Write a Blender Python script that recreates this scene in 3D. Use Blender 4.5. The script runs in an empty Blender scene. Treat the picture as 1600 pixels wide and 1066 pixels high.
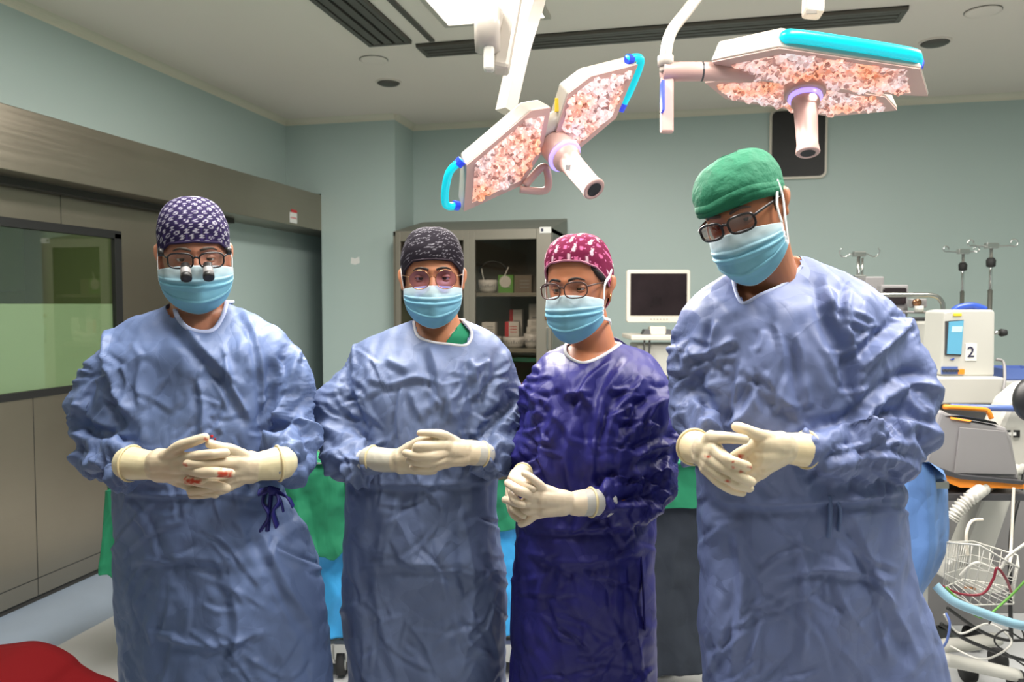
import bpy, bmesh, math, random
import numpy as np
from mathutils import Vector, Matrix
from mathutils.bvhtree import BVHTree
random.seed(7); RNG = np.random.RandomState(11)
PI = math.pi
# ------------------------------------------------------------------ camera
FPX = 1244.0; CX, CY = 800.0, 533.0; CAMZ = 1.5
YAW = math.radians(13.1); PIT = math.radians(2.67)
Fh = np.array([-math.sin(YAW), math.cos(YAW), 0.0]); Rh = np.array([math.cos(YAW), math.sin(YAW), 0.0])
scene = bpy.context.scene
col = scene.collection
cam = bpy.data.objects.new('camera', bpy.data.cameras.new('camera')); col.objects.link(cam)
cam.data.sensor_width = 36.0; cam.data.lens = FPX/1600*36.0
cam.data.clip_start = 0.05; cam.data.clip_end = 60
cam.location = (0, 0, CAMZ); cam.rotation_euler = (PI/2-PIT, 0, YAW)
cam.data.dof.use_dof = True; cam.data.dof.focus_distance = 1.85; cam.data.dof.aperture_fstop = 5.6
scene.camera = cam
scene.view_settings.view_transform = 'Standard'; scene.view_settings.look = 'None'
scene.view_settings.gamma = 1.0; scene.view_settings.use_curve_mapping = False
scene.view_settings.exposure = 0.12
scene.cycles.use_denoising = True
scene.cycles.max_bounces = 8
# ------------------------------------------------------------------ world (dim air-conditioned interior, no sky seen)
w = bpy.data.worlds.new('world'); scene.world = w; w.use_nodes = True
w.node_tree.nodes['Background'].inputs[0].default_value = (0.5, 0.55, 0.6, 1)
w.node_tree.nodes['Background'].inputs[1].default_value = 0.05
# ------------------------------------------------------------------ ceiling luminaires: (cx, cy, sx, sy, power); all but the first are added unseen fill
PANELS = [(-1.05, 3.52, 0.52, 1.24, 88), (1.6, 3.1, 0.52, 1.24, 62),
          (-0.95, 1.6, 0.52, 1.24, 62), (0.75, 1.5, 0.52, 1.24, 60),
          (-0.05, -0.9, 0.52, 1.24, 3)]
LAMP_W = 5.0      # each little spot of the surgical lamps
def area_light(name, loc, sx, sy, power, color=(1, .955, .895), rot=(0, 0, 0), parent=None, spread=PI):
    l = bpy.data.lights.new(name, 'AREA'); l.shape = 'RECTANGLE'; l.size = sx; l.size_y = sy; l.energy = power; l.color = color; l.spread = spread
    o = bpy.data.objects.new(name, l); col.objects.link(o); o.location = loc; o.rotation_euler = rot
    if parent: o.parent = parent
    return o
# ------------------------------------------------------------------ coordinates
def stage(px, py, D):
    "point seen at (px,py) that lies D metres in front of the camera, as (right, ahead, height)"
    cx = (px-CX)/FPX; cy = (CY-py)/FPX
    fh = math.cos(PIT)+cy*math.sin(PIT); z = -math.sin(PIT)+cy*math.cos(PIT)
    return np.array([cx*D/fh, D, CAMZ+z*D/fh])
def to_world(s):
    return Rh*s[0]+Fh*s[1]+np.array([0, 0, s[2]])
def W(px, py, D): return to_world(stage(px, py, D))
def ray(px, py): return W(px, py, 1.0)-np.array([0, 0, CAMZ])
def onz(px, py, z): d = ray(px, py); return np.array([0, 0, CAMZ])+d*((z-CAMZ)/d[2])
def ony(px, py, y): d = ray(px, py); return np.array([0, 0, CAMZ])+d*(y/d[1])
def onx(px, py, x): d = ray(px, py); return np.array([0, 0, CAMZ])+d*(x/d[0])
def onplane(px, py, p, n): d = ray(px, py); c = np.array([0, 0, CAMZ]); return c+d*(np.dot(p-c, n)/np.dot(d, n))
def project(S):
    "stage points (n,3) -> pixels"
    r = S[:, 0]; D = S[:, 1]; h = S[:, 2]-CAMZ
    dep = D*math.cos(PIT)-h*math.sin(PIT); u = D*math.sin(PIT)+h*math.cos(PIT)
    return CX+FPX*r/dep, CY-FPX*u/dep
# ------------------------------------------------------------------ noise
_perm = RNG.permutation(256); _perm = np.concatenate([_perm, _perm, _perm])
_g = RNG.normal(size=(256, 3)); _g /= np.linalg.norm(_g, axis=1)[:, None]
def pn(P):
    P = np.asarray(P, float); i = np.floor(P).astype(int); f = P-i; i &= 255
    u = f*f*f*(f*(f*6-15)+10); out = 0
    for dx in (0, 1):
        wx = u[:, 0] if dx else 1-u[:, 0]
        for dy in (0, 1):
            wy = u[:, 1] if dy else 1-u[:, 1]
            for dz in (0, 1):
                wz = u[:, 2] if dz else 1-u[:, 2]
                h = _perm[_perm[_perm[(i[:, 0]+dx) & 255]+((i[:, 1]+dy) & 255)]+((i[:, 2]+dz) & 255)]
                g = _g[h]
                out = out+wx*wy*wz*(g[:, 0]*(f[:, 0]-dx)+g[:, 1]*(f[:, 1]-dy)+g[:, 2]*(f[:, 2]-dz))
    return out*1.6
def crump(P, f, seed, dirs=None, n=5, warp=.8, patch=.35):
    "piecewise-flat creases like crumpled non-woven cloth"
    rs = np.random.RandomState(int(seed*10)); out = np.zeros(len(P)); P = np.asarray(P, float)
    for k in range(n):
        d = np.array(dirs[k % len(dirs)], float) if dirs else rs.normal(size=3); d = d+rs.normal(size=3)*.25; d /= np.linalg.norm(d); fk = f*rs.uniform(.65, 1.5)
        x = P @ d*fk+warp*pn(P*f*.28+k*5.3+seed)+rs.rand()*9; t = 2*np.abs(x-np.round(x))
        m = np.clip(.5+1.8*pn(P*f*patch+k*11.7+seed*1.3), 0, 1); out += (t-.5)*m*(f/fk)
    return out/math.sqrt(n)
def fold(P, k=1.0):     # sharp-creased ridges, 0 mean-ish
    return 0.35-np.abs(pn(P))*k
# ------------------------------------------------------------------ materials
MATS = {}
def mat(name, c=(.8, .8, .8), rough=.5, metal=0.0, spec=.5, emit=None, es=0.0, bump=None, vary=None, attr=None, sheen=0, sss=0, trans=0, alpha=1, coat=0, aniso=0, brushed=None, crumple=None):
    m = bpy.data.materials.new(name); m.use_nodes = True; MATS[name] = m
    nt = m.node_tree; N = nt.nodes; L = nt.links; b = N['Principled BSDF']
    b.inputs['Base Color'].default_value = (*c, 1); b.inputs['Roughness'].default_value = rough; b.inputs['Metallic'].default_value = metal
    b.inputs['Specular IOR Level'].default_value = spec; b.inputs['Transmission Weight'].default_value = trans; b.inputs['Alpha'].default_value = alpha
    b.inputs['Coat Weight'].default_value = coat
    if sheen: b.inputs['Sheen Weight'].default_value = sheen
    if sss:
        b.inputs['Subsurface Weight'].default_value = sss; b.inputs['Subsurface Radius'].default_value = (.012, .005, .003); b.inputs['Subsurface Scale'].default_value = 1.0
    if emit: b.inputs['Emission Color'].default_value = (*emit, 1); b.inputs['Emission Strength'].default_value = es
    tc = N.new('ShaderNodeTexCoord')
    csrc = None
    if attr:
        a = N.new('ShaderNodeVertexColor'); a.layer_name = attr; csrc = a.outputs['Color']
    if vary:
        t = N.new('ShaderNodeTexNoise'); t.inputs['Scale'].default_value = vary[0]; t.inputs['Detail'].default_value = 4
        L.new(tc.outputs['Object'], t.inputs['Vector'])
        r = N.new('ShaderNodeMapRange'); r.inputs['To Min'].default_value = 1-vary[1]; r.inputs['To Max'].default_value = 1+vary[1]; L.new(t.outputs['Fac'], r.inputs['Value'])
        mx = N.new('ShaderNodeMix'); mx.data_type = 'RGBA'; mx.blend_type = 'MULTIPLY'; mx.inputs[0].default_value = 1
        if csrc: L.new(csrc, mx.inputs[6])
        else: mx.inputs[6].default_value = (*c, 1)
        L.new(r.outputs[0], mx.inputs[7]); csrc = mx.outputs[2]
    if csrc: L.new(csrc, b.inputs['Base Color'])
    prev = None
    def bumpn(hsock, st, dist):
        nonlocal prev
        bn = N.new('ShaderNodeBump'); bn.inputs['Strength'].default_value = st; bn.inputs['Distance'].default_value = dist
        L.new(hsock, bn.inputs['Height'])
        if prev: L.new(prev, bn.inputs['Normal'])
        prev = bn.outputs['Normal']
    if bump:
        t = N.new('ShaderNodeTexNoise'); t.inputs['Scale'].default_value = bump[0]; t.inputs['Detail'].default_value = 5
        L.new(tc.outputs['Object'], t.inputs['Vector']); bumpn(t.outputs['Fac'], bump[1], bump[2])
    if crumple:
        t0 = N.new('ShaderNodeTexNoise'); t0.inputs['Scale'].default_value = crumple[0]*.6; t0.inputs['Detail'].default_value = 2
        L.new(tc.outputs['Object'], t0.inputs['Vector'])
        mxv = N.new('ShaderNodeMix'); mxv.data_type = 'VECTOR'; mxv.inputs[0].default_value = .12
        L.new(tc.outputs['Object'], mxv.inputs[4]); L.new(t0.outputs['Color'], mxv.inputs[5])
        for sc_, st_ in ((crumple[0], crumple[1]), (crumple[0]*2.3, crumple[1]*.5)):
            v = N.new('ShaderNodeTexVoronoi'); v.feature = 'F1'; v.inputs['Scale'].default_value = sc_
            L.new(mxv.outputs[1], v.inputs['Vector'])
            s1 = N.new('ShaderNodeVectorMath'); s1.operation = 'SUBTRACT'; L.new(mxv.outputs[1], s1.inputs[0]); L.new(v.outputs['Position'], s1.inputs[1])
            s2 = N.new('ShaderNodeVectorMath'); s2.operation = 'SUBTRACT'; L.new(v.outputs['Color'], s2.inputs[0]); s2.inputs[1].default_value = (.5, .5, .5)
            s3 = N.new('ShaderNodeVectorMath'); s3.operation = 'DOT_PRODUCT'; L.new(s1.outputs[0], s3.inputs[0]); L.new(s2.outputs[0], s3.inputs[1])
            bumpn(s3.outputs['Value'], st_*.45, crumple[2])
        for k_, (rt_, sc_) in enumerate((((.3, .5, .2), 1.1), ((1.1, -.6, .9), 1.9), ((-.5, 1.9, -.7), 1.5), ((.1, -.9, 1.4), 2.9))):
            mp = N.new('ShaderNodeMapping'); mp.inputs['Rotation'].default_value = rt_; mp.inputs['Location'].default_value = (k_*3.1, k_*1.7, 0); L.new(tc.outputs['Object'], mp.inputs['Vector'])
            mp.inputs['Scale'].default_value = (1.5, .55, 1.0)
            wv = N.new('ShaderNodeTexNoise'); wv.inputs['Scale'].default_value = crumple[0]*.55*sc_; wv.inputs['Detail'].default_value = 1; wv.inputs['Roughness'].default_value = .35; L.new(mp.outputs[0], wv.inputs['Vector'])
            w1 = N.new('ShaderNodeMath'); w1.operation = 'SUBTRACT'; L.new(wv.outputs['Fac'], w1.inputs[0]); w1.inputs[1].default_value = .5
            w2 = N.new('ShaderNodeMath'); w2.operation = 'ABSOLUTE'; L.new(w1.outputs[0], w2.inputs[0])
            w3 = N.new('ShaderNodeMath'); w3.operation = 'MULTIPLY'; w3.use_clamp = True; L.new(w2.outputs[0], w3.inputs[0]); w3.inputs[1].default_value = 7.0
            nm = N.new('ShaderNodeTexNoise'); nm.inputs['Scale'].default_value = crumple[0]*.5; nm.inputs['Detail'].default_value = 0; L.new(mp.outputs[0], nm.inputs['Vector'])
            mr = N.new('ShaderNodeMapRange'); mr.inputs['From Min'].default_value = .42; mr.inputs['From Max'].default_value = .62; L.new(nm.outputs['Fac'], mr.inputs['Value'])
            ml = N.new('ShaderNodeMath'); ml.operation = 'MULTIPLY'; L.new(w3.outputs[0], ml.inputs[0]); L.new(mr.outputs[0], ml.inputs[1]); bumpn(ml.outputs[0], .8*crumple[1], .007/sc_)
    if brushed:
        mp = N.new('ShaderNodeMapping'); mp.inputs['Scale'].default_value = brushed[0]; L.new(tc.outputs['Object'], mp.inputs['Vector'])
        t = N.new('ShaderNodeTexNoise'); t.inputs['Scale'].default_value = 1; t.inputs['Detail'].default_value = 6; L.new(mp.outputs[0], t.inputs['Vector'])
        r = N.new('ShaderNodeMapRange'); r.inputs['To Min'].default_value = rough-brushed[1]; r.inputs['To Max'].default_value = rough+brushed[1]; L.new(t.outputs['Fac'], r.inputs['Value'])
        L.new(r.outputs[0], b.inputs['Roughness']); bumpn(t.outputs['Fac'], .15, .0004)
    if prev: L.new(prev, b.inputs['Normal'])
    return m
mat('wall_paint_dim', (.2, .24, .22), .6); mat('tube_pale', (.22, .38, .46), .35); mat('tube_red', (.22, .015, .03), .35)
mat('wall_paint', (.43, .53, .505), .42, vary=(.7, .04), bump=(60, .04, .001))
mat('ceiling_paint', (.84, .755, .68), .8, vary=(.6, .03))
mat('cove', (.74, .70, .58), .7)
mat('steel_warm', (.34, .30, .24), .33, .92, brushed=((.6, 1.2, 60), .08), vary=(1.3, .18))
mat('steel', (.52, .52, .5), .28, 1.0)
mat('chrome', (.7, .7, .7), .12, 1.0)
mat('cabinet_metal', (.23, .215, .175), .42, .35, vary=(3, .05))
mat('cabinet_dark', (.20, .17, .135), .7)
mat('grille', (.13, .12, .105), .45, .6)
mat('grille_dark', (.03, .028, .024), .6)
mat('white_plastic', (.55, .54, .49), .35, vary=(5, .02))
mat('cream_plastic', (.74, .68, .58), .35)
mat('lamp_white', (.52, .47, .41), .3, coat=.2)
mat('lamp_pink', (.58, .37, .33), .35)
mat('black', (.012, .012, .012), .45)
mat('black_gloss', (.01, .01, .011), .12)
mat('rubber', (.02, .02, .02), .7)
mat('screen_dark', (.02, .014, .016), .08, vary=(6, .8))
mat('grey_plastic', (.26, .25, .25), .45)
mat('dark_plastic', (.05, .05, .055), .4)
mat('orange', (.85, .27, .02), .4)
mat('yellow', (.8, .6, .03), .45)
mat('blue_plastic', (.03, .08, .42), .35)
mat('blue_tray', (.10, .16, .42), .4)
mat('green_plastic', (.02, .22, .13), .4)
mat('red', (.55, .02, .03), .5)
mat('label', (.75, .75, .72), .5)
mat('ink', (.02, .02, .06), .6)
mat('ink_grey', (.25, .25, .25), .6)
mat('floor_pale', (.50, .51, .51), .3, vary=(3, .04))
mat('floor_blue', (.26, .32, .40), .3, vary=(5, .10))
mat('green_drape', (.008, .185, .085), .8, crumple=(6, .4, .5), bump=(900, .1, .0004))
mat('blue_drape', (.03, .30, .62), .6, crumple=(9, .5, .5))
mat('pale_blue_drape', (.10, .21, .46), .6, crumple=(9, .6, .5))
mat('added_dark_drape', (.012, .018, .028), .8, crumple=(6, .4, .5))
mat('red_cloth', (.10, .0008, .002), .9, spec=.15, bump=(500, .2, .0005))
mat('green_room', (.30, .36, .16), .8)
mat('green_room_dark', (.05, .09, .01), .8)
mat('frost', (.50, .54, .46), .45, trans=.25)
mat('box_white', (.62, .6, .56), .6); mat('box_red', (.5, .03, .04), .5); mat('box_green', (.12, .32, .05), .5); mat('box_brown', (.2, .16, .12), .7); mat('bowl_white', (.66, .65, .63), .3)
mat('panel_emit', (1, 1, 1), .5, emit=(1, .96, .88), es=3.2)
def glass(name, tint=(1, 1, 1), rough=0.0, refl=.1):
    m = bpy.data.materials.new(name); m.use_nodes = True; MATS[name] = m; nt = m.node_tree; nt.nodes.clear()
    o = nt.nodes.new('ShaderNodeOutputMaterial'); t = nt.nodes.new('ShaderNodeBsdfTransparent'); g = nt.nodes.new('ShaderNodeBsdfGlossy'); mx = nt.nodes.new('ShaderNodeMixShader')
    t.inputs[0].default_value = (*tint, 1); g.inputs['Roughness'].default_value = rough; mx.inputs[0].default_value = refl
    nt.links.new(t.outputs[0], mx.inputs[1]); nt.links.new(g.outputs[0], mx.inputs[2]); nt.links.new(mx.outputs[0], o.inputs[0]); return m
glass('clear_glass', (.95, .97, .95)); glass('dark_glass', (.85, .82, .78), refl=.06); glass('spectacle_glass', (.93, .9, .92), refl=.06)
glass('spectacle_violet', (.62, .5, .85), refl=.09); glass('green_glass', (.86, .93, .82), refl=.12); glass('smoke_glass', (.5, .42, .42), refl=.1)
def glow(name, c, s):
    m = bpy.data.materials.new(name); m.use_nodes = True; MATS[name] = m; nt = m.node_tree; b = nt.nodes['Principled BSDF']
    b.inputs['Base Color'].default_value = (*c, 1); b.inputs['Emission Color'].default_value = (*c, 1); b.inputs['Emission Strength'].default_value = s; b.inputs['Roughness'].default_value = .3
glow('handle_cyan', (.0, .42, .50), .9); glow('handle_blue', (.02, .05, .60), .5); glow('ring_violet', (.4, .3, 1), 1.2)
glow('screen_blue', (.09, .28, .40), .6); glow('screen_band', (.35, .55, .62), .7); glow('orange_lit', (1, .35, .05), .9)
def led_mat():
    m = bpy.data.materials.new('led_lens'); m.use_nodes = True; MATS['led_lens'] = m; nt = m.node_tree; N = nt.nodes; L = nt.links; b = N['Principled BSDF']
    tc = N.new('ShaderNodeTexCoord'); v = N.new('ShaderNodeTexVoronoi'); v.inputs['Scale'].default_value = 85; L.new(tc.outputs['Object'], v.inputs['Vector'])
    n = N.new('ShaderNodeTexNoise'); n.inputs['Scale'].default_value = 9; n.inputs['Detail'].default_value = 1; L.new(tc.outputs['Object'], n.inputs['Vector'])
    cr = N.new('ShaderNodeValToRGB'); e = cr.color_ramp; e.elements[0].position = .0; e.elements[0].color = (.30, .15, .13, 1); e.elements[1].position = 1; e.elements[1].color = (1, .84, .78, 1)
    k = e.elements.new(.25); k.color = (.62, .38, .33, 1); k = e.elements.new(.5); k.color = (.92, .64, .57, 1)
    sep = N.new('ShaderNodeSeparateColor'); L.new(v.outputs['Color'], sep.inputs[0]); L.new(sep.outputs[0], cr.inputs[0])
    c2 = N.new('ShaderNodeValToRGB'); c2.color_ramp.elements[0].position = .38; c2.color_ramp.elements[0].color = (.85, .92, 1, 1); c2.color_ramp.elements[1].position = .66; c2.color_ramp.elements[1].color = (1, .66, .45, 1)
    q = c2.color_ramp.elements.new(.5); q.color = (1, .88, .84, 1)
    L.new(n.outputs['Fac'], c2.inputs[0])
    mx = N.new('ShaderNodeMix'); mx.data_type = 'RGBA'; mx.blend_type = 'MULTIPLY'; mx.inputs[0].default_value = 1; L.new(cr.outputs[0], mx.inputs[6]); L.new(c2.outputs[0], mx.inputs[7])
    L.new(mx.outputs[2], b.inputs['Emission Color']); L.new(mx.outputs[2], b.inputs['Base Color']); b.inputs['Emission Strength'].default_value = .5; b.inputs['Roughness'].default_value = .12
led_mat()
# gowns, gloves, skin
for nm, c in (('gown_blue', (.115, .167, .325)), ('gown_blue_pale', (.135, .18, .32)), ('gown_violet', (.018, .017, .155)), ('gown_periwinkle', (.142, .183, .355))):
    mat(nm, c, .5, spec=.35, crumple=(9, .8, .8), bump=(1400, .06, .0003))
mat('glove', (.72, .60, .42), .42, attr='col', sss=.1, bump=(60, .12, .002))
mat('cuff_knit', (.56, .56, .53), .6, bump=(300, .3, .001))
mat('collar', (.62, .62, .66), .7, bump=(500, .3, .001)); mat('collar_blue', (.40, .46, .68), .6)
mat('skin_pale', (.47, .20, .12), .45, sss=.25, bump=(90, .15, .001), vary=(14, .12)); mat('skin_olive', (.50, .215, .11), .42, sss=.25, bump=(90, .1, .001), vary=(14, .08))
mat('skin_warm', (.46, .18, .09), .42, sss=.25, bump=(90, .1, .001), vary=(14, .08)); mat('skin_tan', (.42, .17, .085), .45, sss=.25, bump=(90, .15, .001), vary=(14, .12))
mat('hair_dark', (.015, .009, .006), .5, bump=(300, .5, .002)); mat('hair_grey', (.06, .045, .035), .6)
mat('mask', (.3, .6, .72), .6, attr='col', bump=(700, .15, .0004)); mat('strap', (.8, .8, .8), .6); mat('pink_hem', (.45, .16, .24), .6); mat('strap_pink', (.85, .62, .62), .6)
mat('cap_print', (.3, .3, .3), .85, spec=.15, attr='col', bump=(25, .5, .008)); mat('cap_green', (.008, .16, .08), .8, bump=(22, .8, .012), crumple=(16, .3, .5))
mat('eye_white', (.6, .55, .5), .2); mat('iris', (.05, .025, .012), .1)
mat('frame_black', (.012, .01, .012), .25); mat('frame_gold', (.45, .22, .12), .25, .9); mat('frame_brown', (.07, .035, .03), .2); mat('gold', (.8, .5, .2), .2, 1.0)
mat('scrub_green', (.01, .26, .13), .8)
# ------------------------------------------------------------------ mesh helpers
def link_mesh(name, V, F, m, parent=None, smooth=True, mats=None, midx=None):
    me = bpy.data.meshes.new(name); me.from_pydata([tuple(map(float, v)) for v in V], [], [tuple(map(int, f)) for f in F]); me.validate()
    if mats:
        for k in mats: me.materials.append(MATS[k])
        if midx is not None and len(midx) == len(me.polygons): me.polygons.foreach_set('material_index', np.array(midx, dtype=np.int32))
    else: me.materials.append(MATS[m])
    if smooth: me.polygons.foreach_set('use_smooth', np.ones(len(me.polygons), dtype=bool))
    o = bpy.data.objects.new(name, me); col.objects.link(o)
    if parent: o.parent = parent
    return o
def set_col(o, C):
    a = o.data.color_attributes.new('col', 'FLOAT_COLOR', 'POINT'); C4 = np.ones((len(C), 4), np.float32); C4[:, :3] = C; a.data.foreach_set('color', C4.ravel())
class MB:
    def __init__(s): s.V = []; s.F = []; s.I = []
    def add(s, V, F, mi=0):
        b = len(s.V); s.V += [np.array(v, float) for v in V]; s.F += [[i+b for i in f] for f in F]; s.I += [mi]*len(F); return s
    def box(s, lo, hi, bev=0, M=None, mi=0, seg=2):
        bm = bmesh.new(); bmesh.ops.create_cube(bm, size=1); lo = np.array(lo, float); hi = np.array(hi, float)
        for v in bm.verts: v.co = Vector(((lo+hi)/2+(hi-lo)*np.array(v.co)))
        if bev: bmesh.ops.bevel(bm, geom=bm.edges[:], offset=bev, segments=seg, affect='EDGES', profile=.5)
        bm.verts.index_update(); V = [np.array(v.co) for v in bm.verts]; F = [[v.index for v in f.verts] for f in bm.faces]; bm.free()
        if M is not None: V = [M[0]+M[1] @ v for v in V]
        return s.add(V, F, mi)
    def tube(s, P, r, seg=10, cap=True, closed=False, mi=0, flat=1.0, up=None):
        V, F = tube(P, r, seg, cap, closed, flat, up); return s.add(V, F, mi)
    def cyl(s, a, b, r, r2=None, seg=20, mi=0): return s.tube([a, b], [r, r if r2 is None else r2], seg, mi=mi)
    def lathe(s, prof, c, axis=(0, 0, 1), seg=28, mi=0):
        "prof: list of (radius, height)"
        ax = np.array(axis, float); ax /= np.linalg.norm(ax); u = np.cross(ax, [0, 1, 0] if abs(ax[1]) < .9 else [1, 0, 0]); u /= np.linalg.norm(u); v = np.cross(ax, u); V = []; F = []; n = len(prof)
        for (r, h) in prof:
            for k in range(seg):
                a = 2*PI*k/seg; V.append(np.array(c)+ax*h+(u*math.cos(a)+v*math.sin(a))*max(r, 1e-5))
        for i in range(n-1):
            for k in range(seg): F.append([i*seg+k, i*seg+(k+1) % seg, (i+1)*seg+(k+1) % seg, (i+1)*seg+k])
        F.append(list(range(seg))[::-1]); F.append([(n-1)*seg+k for k in range(seg)])
        return s.add(V, F, mi)
    def prism(s, P, off, bev=0, mi=0):
        "polygon P extruded by vector off"
        bm = bmesh.new(); off = np.array(off, float); a = [bm.verts.new(Vector(p)) for p in P]; b = [bm.verts.new(Vector(np.array(p)+off)) for p in P]; n = len(P)
        bm.faces.new(a); bm.faces.new(b[::-1])
        for i in range(n): bm.faces.new((a[i], b[i], b[(i+1) % n], a[(i+1) % n]))
        bmesh.ops.recalc_face_normals(bm, faces=bm.faces[:])
        if bev: bmesh.ops.bevel(bm, geom=bm.edges[:], offset=bev, segments=2, affect='EDGES', profile=.5)
        bm.verts.index_update(); V = [np.array(v.co) for v in bm.verts]; F = [[v.index for v in f.verts] for f in bm.faces]; bm.free()
        return s.add(V, F, mi)
    def build(s, name, m, parent=None, smooth=False, mats=None):
        return link_mesh(name, s.V, s.F, m, parent, smooth, mats, s.I if mats else None)
def crs(P, n):
    "catmull-rom resample of rows"
    P = np.array(P, float); k = len(P); t = np.linspace(0, k-1, n); i = np.minimum(t.astype(int), k-2); f = (t-i)[:, None]
    p0 = P[np.maximum(i-1, 0)]; p1 = P[i]; p2 = P[i+1]; p3 = P[np.minimum(i+2, k-1)]
    return .5*((2*p1)+(-p0+p2)*f+(2*p0-5*p1+4*p2-p3)*f**2+(-p0+3*p1-3*p2+p3)*f**3)
def tube(P, r, seg=10, cap=True, closed=False, flat=1.0, up=None):
    P = np.array(P, float); n = len(P); r = np.broadcast_to(np.array(r, float), (n,)) if np.ndim(r) else np.full(n, float(r))
    T = np.zeros_like(P)
    if closed: T = np.roll(P, -1, 0)-np.roll(P, 1, 0)
    else: T[1:-1] = P[2:]-P[:-2]; T[0] = P[1]-P[0]; T[-1] = P[-1]-P[-2]
    T /= np.maximum(np.linalg.norm(T, axis=1), 1e-9)[:, None]
    u = np.array(up, float) if up is not None else (np.array([0, 0, 1.]) if abs(T[0][2]) < .9 else np.array([1., 0, 0]))
    V = []; F = []
    for i in range(n):
        if up is not None: u = np.array(up, float)
        u = u-T[i]*np.dot(u, T[i]); u /= max(np.linalg.norm(u), 1e-9); v = np.cross(T[i], u)
        for k in range(seg):
            a = 2*PI*k/seg; V.append(P[i]+(u*math.cos(a)*flat+v*math.sin(a))*r[i])
    m = n if closed else n-1
    for i in range(m):
        j = (i+1) % n
        for k in range(seg): F.append([i*seg+k, i*seg+(k+1) % seg, j*seg+(k+1) % seg, j*seg+k])
    if cap and not closed: F.append(list(range(seg))[::-1]); F.append([(n-1)*seg+k for k in range(seg)])
    return V, F
def round_tube(P, r, seg=12, n=24, flat=1.0, up=None):
    "tapered limb/finger with rounded ends; P rows (x,y,z), r radii"
    A = crs(np.column_stack([np.array(P, float), np.array(r, float)]), n); P2 = A[:, :3]; r2 = A[:, 3]
    t0 = P2[0]-P2[1]; t0 /= np.linalg.norm(t0); t1 = P2[-1]-P2[-2]; t1 /= np.linalg.norm(t1); Q = []; R = []
    for a in (85, 60, 30): Q.append(P2[0]+t0*r2[0]*math.sin(math.radians(a))); R.append(r2[0]*math.cos(math.radians(a)))
    Q += list(P2); R += list(r2)
    for a in (30, 60, 85): Q.append(P2[-1]+t1*r2[-1]*math.sin(math.radians(a))); R.append(r2[-1]*math.cos(math.radians(a)))
    return tube(Q, R, seg, True, False, flat, up)
def thing(name, label, cat, loc=(0, 0, 0), rz=0, group=None):
    o = bpy.data.objects.new(name, None); col.objects.link(o); o.empty_display_size = .1; o.location = tuple(map(float, loc)); o.rotation_euler = (0, 0, rz)
    return tag(o, label, cat, group)
def tag(o, label, cat, group=None, kind=None):
    o['label'] = label; o['category'] = cat
    if group: o['group'] = group
    if kind: o['kind'] = kind
    return o
def struct(o): o['kind'] = 'structure'; return o
def remesh(V, F, vox):
    me = bpy.data.meshes.new('tmp'); me.from_pydata([tuple(map(float, v)) for v in V], [], [tuple(map(int, f)) for f in F]); o = bpy.data.objects.new('tmp', me); col.objects.link(o)
    md = o.modifiers.new('r', 'REMESH'); md.mode = 'VOXEL'; md.voxel_size = vox
    dg = bpy.context.evaluated_depsgraph_get(); ev = o.evaluated_get(dg); m2 = ev.to_mesh()
    n = len(m2.vertices); Vn = np.zeros(n*3, np.float32); m2.vertices.foreach_get('co', Vn); Vn = Vn.reshape(-1, 3).astype(float)
    Fn = [tuple(p.vertices) for p in m2.polygons]; ev.to_mesh_clear(); bpy.data.objects.remove(o); bpy.data.meshes.remove(me)
    return Vn, np.array([f if len(f) == 4 else (*f, f[-1]) for f in Fn])
def edges_of(F): return np.concatenate([F[:, [0, 1]], F[:, [1, 2]], F[:, [2, 3]], F[:, [3, 0]]])
def lap(V, F, it=2, lam=.5):
    E = edges_of(F); E = np.concatenate([E, E[:, ::-1]]); n = len(V); cnt = np.maximum(np.bincount(E[:, 0], minlength=n), 1)[:, None]
    for _ in range(it):
        S = np.stack([np.bincount(E[:, 0], weights=V[E[:, 1], k], minlength=n) for k in range(3)], 1); V = V+lam*(S/cnt-V)
    return V
def normals(V, F):
    fn = np.cross(V[F[:, 2]]-V[F[:, 0]], V[F[:, 3]]-V[F[:, 1]]); N = np.zeros_like(V)
    for k in range(4):
        for c in range(3): N[:, c] += np.bincount(F[:, k], weights=fn[:, c], minlength=len(V))
    return N/np.maximum(np.linalg.norm(N, axis=1), 1e-12)[:, None]
def cleanF(F): return [list(f[:3]) if f[2] == f[3] else list(f) for f in F]
# ================================================================== ROOM
XL, XR, YB, YF, H = -3.30, 4.2, 6.42, -2.6, 3.0
YC, XC, HX = 6.0, -2.35, -2.99          # corner pier face, its right edge, header face
def quadbox(name, lo, hi, m, **k): return struct(MB().box(lo, hi, **k).build(name, m))
fl = MB(); xb = [-3.3, -2.72, 4.2]
quadbox('floor', (-2.72, YF, -.05), (XR, 8.0, 0), 'floor_pale'); quadbox('floor_border', (-6.0, YF, -.05), (-2.72, 8.0, 0), 'floor_blue')
quadbox('ceiling', (-6.0, YF, H), (XR, 8.0, H+.05), 'ceiling_paint')
quadbox('wall_back', (XC-.12, YB, 0), (XR, YB+.1, H), 'wall_paint')
pier = MB(); pier.box((HX, YC, 0), (XC, YB+.1, H)); pier.box((XL-.02, YC, 2.395), (HX, YB+.1, H)); struct(pier.build('wall_pier', 'wall_paint'))
quadbox('wall_right', (XR, YF, 0), (XR+.1, 8, H), 'wall_paint'); quadbox('wall_front', (-3.4, YF-.1, 0), (XR, YF, H), 'wall_paint_dim')
wl = MB(); wl.box((XL-.1, YF, 0), (XL, 1.5, H)); wl.box((XL-.1, 1.5, 2.2), (XL, 4.6, H)); wl.box((XL-.1, 4.6, 0), (XL, 8, H)); struct(wl.build('wall_left', 'wall_paint'))
quadbox('wall_slot_end', (XL, 7.9, 0), (HX+.3, 8.0, H), 'wall_paint')
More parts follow.
